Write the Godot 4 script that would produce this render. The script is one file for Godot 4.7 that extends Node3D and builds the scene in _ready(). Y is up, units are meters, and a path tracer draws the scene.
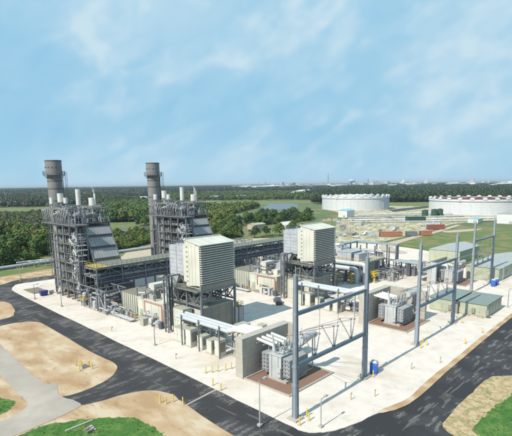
extends Node3D
# Combined-cycle power station seen from the air. Plant axes: +X runs from one train to the next, +Z from the stacks to the switchyard side.

var M := {}
var used_names := {}
var rng := RandomNumberGenerator.new()

# ---------------------------------------------------------------- mesh collector
class Acc:
	var v := PackedVector3Array()
	var n := PackedVector3Array()
	var c := PackedColorArray()
	func tri(a: Vector3, b: Vector3, d: Vector3, na: Vector3, nb: Vector3, nd: Vector3) -> void:
		v.append(a); v.append(d); v.append(b)
		n.append(na); n.append(nd); n.append(nb)
	func quad(a: Vector3, b: Vector3, d: Vector3, e: Vector3) -> void:
		var nn := (b - a).cross(d - a)
		if nn.length_squared() < 1e-12:
			nn = (d - a).cross(e - a)
		nn = nn.normalized()
		tri(a, b, d, nn, nn, nn); tri(a, d, e, nn, nn, nn)
	func hexa(p: Array) -> void:  # p[0..3] bottom, counter-clockwise from above; p[4..7] top
		quad(p[3], p[2], p[1], p[0]); quad(p[4], p[5], p[6], p[7])
		for i in 4:
			var j := (i + 1) % 4
			quad(p[i], p[j], p[4 + j], p[4 + i])
	func box(ct: Vector3, s: Vector3, b := Basis()) -> void:
		var h := s / 2
		var p := []
		for y in [-h.y, h.y]:
			p.append(ct + b * Vector3(-h.x, y, h.z)); p.append(ct + b * Vector3(h.x, y, h.z))
			p.append(ct + b * Vector3(h.x, y, -h.z)); p.append(ct + b * Vector3(-h.x, y, -h.z))
		hexa(p)
	func span(a: Vector3, b: Vector3) -> void:  # box between two opposite corners
		box((a + b) / 2, (b - a).abs())
	func bar(a: Vector3, b: Vector3, w: float, h: float) -> void:
		var d := b - a
		var l := d.length()
		if l < 1e-4: return
		d /= l
		var up := Vector3.UP if absf(d.y) < 0.98 else Vector3.RIGHT
		var x := up.cross(d).normalized()
		box((a + b) / 2, Vector3(w, h, l), Basis(x, d.cross(x), d))
	func cyl(a: Vector3, b: Vector3, r0: float, r1: float, k := 12, caps := true) -> void:
		var d := (b - a).normalized()
		var up := Vector3.UP if absf(d.y) < 0.98 else Vector3.RIGHT
		var x := up.cross(d).normalized()
		var y := d.cross(x)
		for i in k:
			var t0 := TAU * i / k
			var t1 := TAU * (i + 1) / k
			var e0 := x * cos(t0) + y * sin(t0)
			var e1 := x * cos(t1) + y * sin(t1)
			var p0 := a + e0 * r0
			var p1 := a + e1 * r0
			var q0 := b + e0 * r1
			var q1 := b + e1 * r1
			tri(p0, p1, q1, e0, e1, e1); tri(p0, q1, q0, e0, e1, e0)
			if caps:
				tri(a, p1, p0, -d, -d, -d); tri(b, q0, q1, d, d, d)
	func ball(ct: Vector3, r: Vector3, k := 10, rows := 6) -> void:
		for j in rows:
			for i in k:
				var q := []
				for o in [[0, 0], [1, 0], [1, 1], [0, 1]]:
					var la: float = PI * float(j + o[1]) / rows - PI / 2
					var lo: float = -TAU * float(i + o[0]) / k
					q.append(Vector3(cos(la) * cos(lo), sin(la), cos(la) * sin(lo)))
				tri(ct + q[0] * r, ct + q[1] * r, ct + q[2] * r, q[0], q[1], q[2])
				tri(ct + q[0] * r, ct + q[2] * r, ct + q[3] * r, q[0], q[2], q[3])
	func pipe(pts: Array, r: float, k := 10) -> void:
		for i in pts.size() - 1:
			cyl(pts[i], pts[i + 1], r, r, k, i == 0 or i == pts.size() - 2)
		for i in range(1, pts.size() - 1):
			ball(pts[i], Vector3(r, r, r) * 1.02, k, 6)
	func ring(ct: Vector3, r: float, tube: float, k := 24) -> void:
		for i in k:
			var t0 := TAU * i / k
			var t1 := TAU * (i + 1) / k
			bar(ct + Vector3(cos(t0), 0, sin(t0)) * r, ct + Vector3(cos(t1), 0, sin(t1)) * r, tube, tube)
	func mesh(m: Material) -> ArrayMesh:
		var arr := []
		arr.resize(Mesh.ARRAY_MAX)
		arr[Mesh.ARRAY_VERTEX] = v
		arr[Mesh.ARRAY_NORMAL] = n
		if c.size() == v.size(): arr[Mesh.ARRAY_COLOR] = c
		var o := ArrayMesh.new()
		o.add_surface_from_arrays(Mesh.PRIMITIVE_TRIANGLES, arr)
		o.surface_set_material(0, m)
		return o

# ---------------------------------------------------------------- naming and nodes
func numbered(s: String) -> String:
	var k: int = used_names.get(s, 0)
	used_names[s] = k + 1
	return s if k == 0 else "%s_%03d" % [s, k]

func tag(o: Node, label: String, category: String, group := "") -> Node:
	o.set_meta("label", label); o.set_meta("category", category)
	if group != "": o.set_meta("group", group)
	return o

func thing(called: String, label: String, category: String, at := Vector3.ZERO, group := "") -> Node3D:
	var o := Node3D.new()
	o.name = numbered(called)
	add_child(o)
	o.position = at
	tag(o, label, category, group)
	return o

func part(parent: Node, called: String, a: Acc, m: Material) -> MeshInstance3D:
	var o := MeshInstance3D.new()
	o.name = called if parent != self else numbered(called)
	o.mesh = a.mesh(m)
	parent.add_child(o, true)
	return o

func share(parent: Node, called: String, mesh: Mesh, at: Vector3, turn := 0.0, sc := Vector3.ONE) -> MeshInstance3D:
	var o := MeshInstance3D.new()
	o.name = called if parent != self else numbered(called)
	o.mesh = mesh
	o.position = at; o.rotation.y = turn; o.scale = sc
	parent.add_child(o, true)
	return o

func copy(o: Node3D, at: Vector3, label: String, turn := 0.0) -> Node3D:
	var r: Node3D = o.duplicate()
	r.name = numbered(String(o.name).rstrip("0123456789").rstrip("_") if String(o.name).substr(String(o.name).length() - 4, 1) == "_" else String(o.name))
	add_child(r)
	r.position = at
	r.rotation.y = o.rotation.y + turn
	r.set_meta("label", label)
	return r

func pb(parent: Node, called: String, m: Material, a: Vector3, b: Vector3) -> MeshInstance3D:
	var k := Acc.new(); k.span(a, b)
	return part(parent, called, k, m)

func pc(parent: Node, called: String, m: Material, a: Vector3, b: Vector3, r: float, k := 12, r1 := -1.0) -> MeshInstance3D:
	var q := Acc.new(); q.cyl(a, b, r, r if r1 < 0 else r1, k)
	return part(parent, called, q, m)

func pbar(parent: Node, called: String, m: Material, a: Vector3, b: Vector3, w: float, h := -1.0) -> MeshInstance3D:
	var q := Acc.new(); q.bar(a, b, w, w if h < 0 else h)
	return part(parent, called, q, m)

func pp(parent: Node, called: String, m: Material, pts: Array, r: float, k := 8) -> MeshInstance3D:
	var q := Acc.new(); q.pipe(pts, r, k)
	return part(parent, called, q, m)

func rail(parent: Node, m: Material, pts: Array, called := "railing") -> MeshInstance3D:
	var q := Acc.new()
	for i in pts.size() - 1:
		var a: Vector3 = pts[i]
		var b: Vector3 = pts[i + 1]
		for hh in [0.55, 1.1]:
			q.bar(a + Vector3(0, hh, 0), b + Vector3(0, hh, 0), 0.07, 0.07)
		var k := maxi(1, int((b - a).length() / 1.6))
		for j in k + 1:
			var p := a.lerp(b, float(j) / k)
			q.bar(p, p + Vector3(0, 1.1, 0), 0.07, 0.07)
	return part(parent, called, q, m)

func ladder(parent: Node, m: Material, a: Vector3, b: Vector3, w: Vector3, caged := false) -> MeshInstance3D:
	var q := Acc.new()
	q.bar(a - w / 2, b - w / 2, 0.08, 0.08); q.bar(a + w / 2, b + w / 2, 0.08, 0.08)
	var l := (b - a).length()
	for i in int(l / 0.6):
		var p := a.lerp(b, (i + 0.5) * 0.6 / l)
		q.bar(p - w / 2, p + w / 2, 0.05, 0.05)
	if caged:
		var out := w.cross(Vector3.UP).normalized() * 0.75
		for i in int(l / 2.0):
			var p := a.lerp(b, (i + 0.7) * 2.0 / l)
			q.bar(p - w / 2, p + out, 0.05, 0.05); q.bar(p + w / 2, p + out, 0.05, 0.05)
		q.bar(a + out + Vector3(0, 2.5, 0), b + out, 0.05, 0.05)
	return part(parent, "ladder", q, m)

# a flat sheet over a polygon given as Vector2(x, z)
func sheet(called: String, pts: PackedVector2Array, y: float, m: Material, skirt := 0.0) -> MeshInstance3D:
	var a := Acc.new()
	var ix := Geometry2D.triangulate_polygon(pts)
	for i in ix.size() / 3:
		var p := []
		for k in 3: p.append(Vector3(pts[ix[i * 3 + k]].x, y, pts[ix[i * 3 + k]].y))
		if (p[1] - p[0]).cross(p[2] - p[0]).y < 0:
			var sw = p[1]; p[1] = p[2]; p[2] = sw
		a.tri(p[0], p[1], p[2], Vector3.UP, Vector3.UP, Vector3.UP)
	if skirt > 0.0:
		var cw := Geometry2D.is_polygon_clockwise(pts)
		for i in pts.size():
			var p0 := pts[i]
			var p1 := pts[(i + 1) % pts.size()]
			if not cw:
				var t := p0; p0 = p1; p1 = t
			a.quad(Vector3(p0.x, y - skirt, p0.y), Vector3(p1.x, y - skirt, p1.y), Vector3(p1.x, y, p1.y), Vector3(p0.x, y, p0.y))
	var o := part(self, called, a, m)
	o.set_meta("kind", "structure")
	return o

func V(x: float, z: float) -> Vector2: return Vector2(x, z)

# closed outline rounded off, with a slightly ragged edge
func smooth(p: Array, steps := 5, ragged := 0.0, sd := 1) -> PackedVector2Array:
	var o := PackedVector2Array()
	var r := RandomNumberGenerator.new()
	r.seed = sd
	var k := p.size()
	for i in k:
		var p0: Vector2 = p[(i + k - 1) % k]
		var p1: Vector2 = p[i]
		var p2: Vector2 = p[(i + 1) % k]
		var p3: Vector2 = p[(i + 2) % k]
		var far := p1.distance_to(p2) > 60.0
		for s in (1 if far else steps):
			var q := p1.cubic_interpolate(p2, p0 if p0.distance_to(p1) < 60.0 else p1, p3 if p2.distance_to(p3) < 60.0 else p2, float(s) / steps)
			o.append(q + Vector2(r.randf_range(-1, 1), r.randf_range(-1, 1)) * ragged)
	return o

# ---------------------------------------------------------------- materials
func lin(r: float, g: float, b: float) -> Color: return Color(r, g, b).linear_to_srgb()

func noise(freq: float, sd: int, oct := 4, kind := FastNoiseLite.TYPE_SIMPLEX_SMOOTH) -> FastNoiseLite:
	var f := FastNoiseLite.new()
	f.noise_type = kind
	f.frequency = freq; f.seed = sd
	f.fractal_octaves = oct
	return f

func seamless(f: FastNoiseLite, size: int, lo: float, hi: float, norm := false) -> NoiseTexture2D:
	var t := NoiseTexture2D.new()
	t.width = size; t.height = size
	t.seamless = true
	t.seamless_blend_skirt = 0.3
	t.noise = f
	if norm:
		t.as_normal_map = true; t.bump_strength = 4.0
	else:
		var g := Gradient.new()
		g.offsets = PackedFloat32Array([0.15, 0.85])
		g.colors = PackedColorArray([Color(lo, lo, lo), Color(hi, hi, hi)])
		t.color_ramp = g
	return t

var wear: Texture2D
var speckle: Texture2D
func mat(key: String, c: Color, rough := 0.7, metal := 0.0, tile := 16.0, tex: Texture2D = null) -> StandardMaterial3D:
	var m := StandardMaterial3D.new()
	m.resource_name = key
	m.albedo_color = c
	m.roughness = rough; m.metallic = metal
	m.albedo_texture = tex if tex else wear
	m.uv1_triplanar = true; m.uv1_world_triplanar = true
	m.uv1_scale = Vector3.ONE / tile
	M[key] = m
	return m

# a ground colour map: stops = [[at, Color linear]], mixed by noise
func ground_tex(size: int, layers: Callable) -> ImageTexture:
	var im := Image.create(size, size, false, Image.FORMAT_RGB8)
	for y in size:
		for x in size:
			var c: Vector3 = layers.call(x, y)
			im.set_pixel(x, y, Color(c.x, c.y, c.z).linear_to_srgb())
	return ImageTexture.create_from_image(im)

# value that tiles over size pixels
func tiled(f: FastNoiseLite, x: float, y: float, size: float, sx := 1.0, sy := 1.0) -> float:
	var u := x / size
	var w := y / size
	var bu := smoothstep(0.8, 1.0, u)
	var bw := smoothstep(0.8, 1.0, w)
	var a := f.get_noise_2d(x * sx, y * sy)
	if bu > 0: a = lerpf(a, f.get_noise_2d((x - size) * sx, y * sy), bu)
	if bw > 0:
		var b := f.get_noise_2d(x * sx, (y - size) * sy)
		if bu > 0: b = lerpf(b, f.get_noise_2d((x - size) * sx, (y - size) * sy), bu)
		a = lerpf(a, b, bw)
	return a

func make_materials() -> void:
	wear = seamless(noise(0.012, 3, 6), 512, 0.92, 1.0)
	speckle = seamless(noise(0.15, 5, 3), 512, 0.72, 1.0)
	mat("steel", lin(0.18, 0.188, 0.21), 0.5, 0.15)
	mat("steel_dark", lin(0.085, 0.095, 0.12), 0.6, 0.1)
	mat("casing", lin(0.06, 0.06, 0.068), 0.65, 0.1)
	mat("casing_light", lin(0.31, 0.315, 0.325), 0.6, 0.1)
	mat("stack", lin(0.20, 0.20, 0.205), 0.7)
	mat("stack_band", lin(0.085, 0.085, 0.09), 0.7)
	mat("galv", lin(0.45, 0.47, 0.50), 0.45, 0.2)
	mat("portal", lin(0.29, 0.335, 0.395), 0.5, 0.2)
	mat("white", lin(0.61, 0.61, 0.60), 0.45)
	mat("bus_white", lin(0.44, 0.475, 0.51), 0.4)
	mat("cream", lin(0.55, 0.553, 0.495), 0.55, 0.0, 40.0)
	mat("cream_dark", lin(0.37, 0.375, 0.315), 0.6)
	mat("duct_blue", lin(0.43, 0.455, 0.505), 0.5, 0.1)
	mat("louvre", lin(0.52, 0.53, 0.50), 0.5)
	mat("filter_media", lin(0.24, 0.245, 0.25), 0.9)
	mat("taupe", lin(0.25, 0.24, 0.21), 0.7)
	mat("brown_roof", lin(0.20, 0.185, 0.15), 0.8)
	mat("green_wall", lin(0.38, 0.41, 0.315), 0.6)
	mat("green_roof", lin(0.20, 0.245, 0.235), 0.55)
	mat("pale_roof", lin(0.34, 0.375, 0.385), 0.5)
	mat("grating", lin(0.22, 0.225, 0.18), 0.7, 0.1)
	mat("yellow", lin(0.72, 0.50, 0.06), 0.55)
	mat("yellow_dull", lin(0.42, 0.33, 0.10), 0.6)
	mat("red_pipe", lin(0.48, 0.19, 0.13), 0.5)
	mat("blue", lin(0.03, 0.13, 0.50), 0.4)
	mat("navy", lin(0.035, 0.03, 0.22), 0.5)
	mat("roof_blue", lin(0.28, 0.345, 0.39), 0.5, 0.1)
	mat("concrete", lin(0.40, 0.375, 0.335), 0.85, 0.0, 9.0)
	mat("trafo", lin(0.43, 0.455, 0.475), 0.45)
	mat("radiator", lin(0.33, 0.355, 0.38), 0.45)
	mat("porcelain", lin(0.20, 0.19, 0.19), 0.35)
	mat("wire", lin(0.20, 0.20, 0.21), 0.5, 0.4)
	mat("orange", lin(0.36, 0.15, 0.09), 0.6)
	mat("rust_red", lin(0.26, 0.075, 0.055), 0.7)
	mat("tank", lin(0.56, 0.58, 0.61), 0.5)
	mat("tank_white", lin(0.62, 0.645, 0.67), 0.45)
	mat("tank_red", lin(0.12, 0.03, 0.03), 0.7)
	mat("bark", lin(0.075, 0.055, 0.04), 0.9)
	mat("sky_blue_roof", lin(0.25, 0.48, 0.60), 0.5)
	mat("glass", lin(0.04, 0.06, 0.07), 0.12)
	mat("tyre", lin(0.025, 0.025, 0.027), 0.85)
	mat("dark_green", lin(0.03, 0.075, 0.05), 0.6)
	mat("far_wall", lin(0.42, 0.44, 0.46), 0.7)
	mat("far_grey", lin(0.26, 0.28, 0.31), 0.7)
	mat("sand", lin(0.43, 0.37, 0.28), 0.95)
	mat("red_stone", lin(0.46, 0.275, 0.205), 0.95, 0.0, 11.0, seamless(noise(0.20, 15, 3), 512, 0.35, 1.0))
	M.red_stone.normal_enabled = false
	mat("dust", lin(0.125, 0.12, 0.115), 0.95, 0.0, 1.6, speckle)
	# leaves take their colours from the vertices
	for k in ["leaf", "grass_blade"]:
		var m := StandardMaterial3D.new()
		m.resource_name = k
		m.vertex_color_use_as_albedo = true
		m.roughness = 0.75
		m.backlight_enabled = true
		m.backlight = Color(0.09, 0.12, 0.03)
		m.cull_mode = BaseMaterial3D.CULL_DISABLED
		M[k] = m
	# ---- ground surfaces
	var S := 512
	var n1 := noise(0.006, 21, 5)
	var n2 := noise(0.03, 22, 4)
	var n3 := noise(0.25, 23, 2)
	var n4 := noise(0.012, 24, 5)
	M.pad = mat("pad", Color.WHITE, 0.95, 0.0, 46.0, ground_tex(S, func(x, y):
		var a := tiled(n1, x, y, S) * 0.5 + 0.5
		var b := tiled(n2, x, y, S)
		var k := tiled(n3, x, y, S)
		var c := Vector3(0.57, 0.52, 0.478).lerp(Vector3(0.50, 0.44, 0.375), smoothstep(0.5, 0.85, a))
		c = c.lerp(Vector3(0.42, 0.38, 0.33), smoothstep(0.15, 0.6, tiled(n4, x, y, S)) * 0.5)
		return c * (1.0 + 0.10 * b + 0.13 * k)))
	var n5 := noise(0.045, 31, 6)
	var n6 := noise(0.010, 32, 4)
	M.asphalt = mat("asphalt", Color.WHITE, 0.9, 0.0, 60.0, ground_tex(S, func(x, y):
		var wx := tiled(n6, x, y, S) * 30.0
		var a := tiled(n5, x + wx, y, S, 0.55, 1.6)
		var b := tiled(n6, x, y, S)
		var k := tiled(n3, x, y, S)
		var c := Vector3(0.027, 0.027, 0.031).lerp(Vector3(0.048, 0.047, 0.050), smoothstep(-0.2, 0.3, b))
		c = c.lerp(Vector3(0.22, 0.21, 0.20), smoothstep(0.04, 0.20, a) * smoothstep(-0.30, 0.15, b) * (0.32 + 0.5 * k))
		return c * (1.0 + 0.22 * k)))
	var n7 := noise(0.05, 37, 6)
	M.asphalt_front = mat("asphalt_front", Color.WHITE, 0.9, 0.0, 52.0, ground_tex(S, func(x, y):
		var a := tiled(n7, x, y, S, 0.4, 1.5)
		var b := tiled(n6, x + 300.0, y, S)
		var k := tiled(n3, x, y, S)
		var c := Vector3(0.020, 0.021, 0.026).lerp(Vector3(0.036, 0.037, 0.042), smoothstep(-0.2, 0.35, b))
		c = c.lerp(Vector3(0.17, 0.165, 0.16), smoothstep(0.14, 0.30, a) * smoothstep(-0.25, 0.2, b) * (0.6 + 0.5 * k))
		return c * (1.0 + 0.22 * k)))
	M.drive = mat("drive", Color.WHITE, 0.9, 0.0, 40.0, ground_tex(512, func(x, y):
		var a := tiled(n1, x, y, 512)
		var b := tiled(n2, x, y, 512)
		var k := tiled(n3, x, y, 512)
		return Vector3(0.33, 0.295, 0.26) * (1.0 + 0.25 * a + 0.08 * b + 0.06 * k)))
	var n8 := noise(0.012, 41, 5)
	M.dirt = mat("dirt", Color.WHITE, 0.95, 0.0, 48.0, ground_tex(S, func(x, y):
		var a := tiled(n8, x, y, S, 1.5, 0.8)
		var b := tiled(n2, x, y, S, 2.0, 0.6)
		var k := tiled(n3, x, y, S)
		var c := Vector3(0.405, 0.295, 0.185).lerp(Vector3(0.335, 0.22, 0.12), smoothstep(-0.1, 0.45, a))
		c = c.lerp(Vector3(0.47, 0.385, 0.28), smoothstep(0.05, 0.5, -a))
		c = c.lerp(Vector3(0.24, 0.15, 0.085), smoothstep(0.22, 0.6, b) * 0.55)
		return c * (1.0 + 0.11 * k)))
	M.scrub = mat("scrub", Color.WHITE, 0.95, 0.0, 30.0, ground_tex(S, func(x, y):
		var a := tiled(n8, x, y, S, 2.0, 2.0)
		var b := tiled(n2, x, y, S, 1.5, 1.5)
		var k := tiled(n3, x, y, S)
		var f2 := tiled(n5, x, y, S, 2.2, 2.2)
		var c := Vector3(0.42, 0.335, 0.21).lerp(Vector3(0.31, 0.22, 0.115), smoothstep(-0.35, 0.5, b + f2 * 0.5))
		c = c.lerp(Vector3(0.17, 0.175, 0.06), smoothstep(-0.1, 0.6, a + f2 * 0.5) * 0.75)
		return c * (1.0 + 0.25 * k)))
	M.lawn = mat("lawn", Color.WHITE, 0.95, 0.0, 34.0, ground_tex(S, func(x, y):
		var a := tiled(n8, x, y, S, 1.6, 1.6)
		var b := tiled(n2, x, y, S)
		var k := tiled(n3, x, y, S)
		var c := Vector3(0.040, 0.125, 0.016).lerp(Vector3(0.085, 0.165, 0.032), smoothstep(-0.2, 0.3, a))
		c = c.lerp(Vector3(0.20, 0.18, 0.08), smoothstep(0.25, 0.6, b) * 0.45)
		c = c.lerp(Vector3(0.028, 0.075, 0.014), smoothstep(0.0, 0.4, tiled(n5, x, y, S)) * 0.6)
		return c * (1.0 + 0.42 * k)))
	M.field = mat("field", Color.WHITE, 0.95, 0.0, 260.0, ground_tex(S, func(x, y):
		var a := tiled(n8, x, y, S)
		var b := tiled(n2, x, y, S)
		var k := tiled(n3, x, y, S)
		var c := Vector3(0.085, 0.125, 0.040).lerp(Vector3(0.17, 0.155, 0.075), smoothstep(-0.15, 0.35, a))
		c = c.lerp(Vector3(0.060, 0.090, 0.030), smoothstep(0.1, 0.4, b) * 0.7)
		return c * (1.0 + 0.2 * k)))
	M.meadow = mat("meadow", Color.WHITE, 0.95, 0.0, 90.0, ground_tex(S, func(x, y):
		var a := tiled(n8, x, y, S, 1.3, 1.3)
		var b := tiled(n2, x, y, S)
		var k := tiled(n3, x, y, S)
		var c := Vector3(0.085, 0.140, 0.032).lerp(Vector3(0.165, 0.155, 0.062), smoothstep(-0.15, 0.3, a))
		c = c.lerp(Vector3(0.22, 0.145, 0.08), smoothstep(0.05, 0.4, b) * smoothstep(-0.2, 0.3, a) * 0.85)
		return c * (1.0 + 0.2 * k)))
	M.yard = mat("yard", Color.WHITE, 0.95, 0.0, 120.0, ground_tex(S, func(x, y):
		var a := tiled(n8, x, y, S, 0.9, 2.4)
		var b := tiled(n5, x, y, S, 0.8, 1.8)
		var k := tiled(n3, x, y, S)
		var c := Vector3(0.46, 0.42, 0.33).lerp(Vector3(0.31, 0.285, 0.15), smoothstep(-0.05, 0.25, a))
		c = c.lerp(Vector3(0.125, 0.145, 0.05), smoothstep(0.1, 0.3, b))
		return c * (1.0 + 0.14 * k)))
	var w := StandardMaterial3D.new()
	w.resource_name = "pond_water"
	w.albedo_color = lin(0.10, 0.105, 0.11)
	w.roughness = 0.3
	w.metallic_specular = 0.6
	w.normal_enabled = true
	w.normal_texture = seamless(noise(0.05, 51, 3), 256, 0, 1, true)
	w.normal_scale = 0.15
	w.uv1_triplanar = true; w.uv1_world_triplanar = true
	w.uv1_scale = Vector3.ONE / 14.0
	M.water = w

func _ready() -> void:
	rng.seed = 7
	# camera: a long lens on a drone 35 m up; the picture is the upper part of a taller frame
	var cam := Camera3D.new()
	cam.name = "camera"
	cam.projection = Camera3D.PROJECTION_FRUSTUM
	cam.near = 0.1
	cam.far = 30000.0
	cam.size = 0.1 * 436.0 / 455.0
	cam.frustum_offset = Vector2(0, 0.1 * 43.0 / 455.0)
	cam.position = Vector3(0, 35, 0)
	cam.rotation_degrees = Vector3(-9.73, -46.5, -0.78)
	add_child(cam)
	# air
	var env := Environment.new()
	env.background_mode = Environment.BG_SKY
	env.tonemap_mode = Environment.TONE_MAPPER_LINEAR
	env.tonemap_exposure = 1.22
	env.sdfgi_enabled = true
	env.ssao_enabled = true
	env.ssil_enabled = true
	env.fog_enabled = true
	env.fog_density = 0.00008
	env.fog_light_color = Color(0.84, 0.92, 1.0)
	var sky := Sky.new()
	var pm := PanoramaSkyMaterial.new()
	pm.panorama = make_sky()
	sky.sky_material = pm
	env.sky = sky
	var we := WorldEnvironment.new()
	we.name = "air"
	we.environment = env
	add_child(we)
	var sun := DirectionalLight3D.new()
	sun.name = "sun"
	sun.light_energy = 1.6
	sun.light_color = Color(1.0, 0.965, 0.90)
	sun.light_angular_distance = 0.5
	sun.shadow_enabled = true
	sun.look_at_from_position(Vector3.ZERO, Vector3(cos(deg_to_rad(44.4)), -sin(deg_to_rad(44.4)), 0.012))
	add_child(sun)

	make_materials()
	build_ground()
	build_trains()
	build_pipe_racks()
	build_steam_block()
	build_switchyard()
	build_buildings()
	build_small()
	build_background()
	build_trees()

func make_sky() -> ImageTexture:
	var w := 1536
	var h := 768
	var im := Image.create(w, h, false, Image.FORMAT_RGB8)
	var n1 := noise(1.0, 61, 7)
	var n2 := noise(1.0, 62, 4)
	var n3 := noise(1.0, 63, 3)
	# wind direction of the cloud bands, fixed in the world
	var along := Vector3(0.63, 0.42, 0.66).normalized()
	var across := Vector3(-0.29, 0.905, -0.305).normalized()
	var third := along.cross(across)
	for y in int(h * 0.507):
		var el := PI * (0.5 - (y + 0.5) / h)
		var e := maxf(el, 0.0)
		for x in w:
			var az := TAU * (x + 0.5) / w
			var d := Vector3(sin(az) * cos(el), sin(el), -cos(az) * cos(el))
			var u := Vector3(d.dot(along) * 2.6, d.dot(across) * 6.5, d.dot(third) * 2.6)
			var big := n3.get_noise_3d(d.x * 1.7, d.y * 3.4 + 9.0, d.z * 1.7)
			var wp := n2.get_noise_3d(u.x * 1.3 + 5.0, u.y * 0.8, u.z * 1.3) * 0.9
			var a := n1.get_noise_3d(u.x + wp, u.y + wp * 0.8, u.z)
			var fine := n1.get_noise_3d(u.x * 4.0 + 20.0, u.y * 2.6, u.z * 4.0)
			var band := n2.get_noise_3d(u.x * 0.5 + 31.0, u.y * 0.9, u.z * 0.5)
			var puff := pow(clampf(fine * 0.9 + a * 0.9 + 0.12, 0.0, 1.0), 1.2)
			var k := clampf(smoothstep(-0.55, 0.65, a * 0.55 + big * 0.2 + band * 0.65) * 0.55 + 0.15 + puff * smoothstep(-0.35, 0.3, band + a * 0.3) * 0.65, 0, 1)
			var blue := Vector3(0.198, 0.450, 0.645).lerp(Vector3(0.222, 0.475, 0.655), smoothstep(0.0, 0.9, e))
			blue = blue.lerp(Vector3(0.29, 0.53, 0.69), (1.0 - smoothstep(0.0, 0.13, e)) * 0.7)
			var c := blue.lerp(Vector3(0.475, 0.625, 0.715), k)
			im.set_pixel(x, y, Color(c.x, c.y, c.z).linear_to_srgb())
	im.fill_rect(Rect2i(0, int(h * 0.507), w, h), Color(0.42, 0.48, 0.48))
	return ImageTexture.create_from_image(im)

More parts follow.
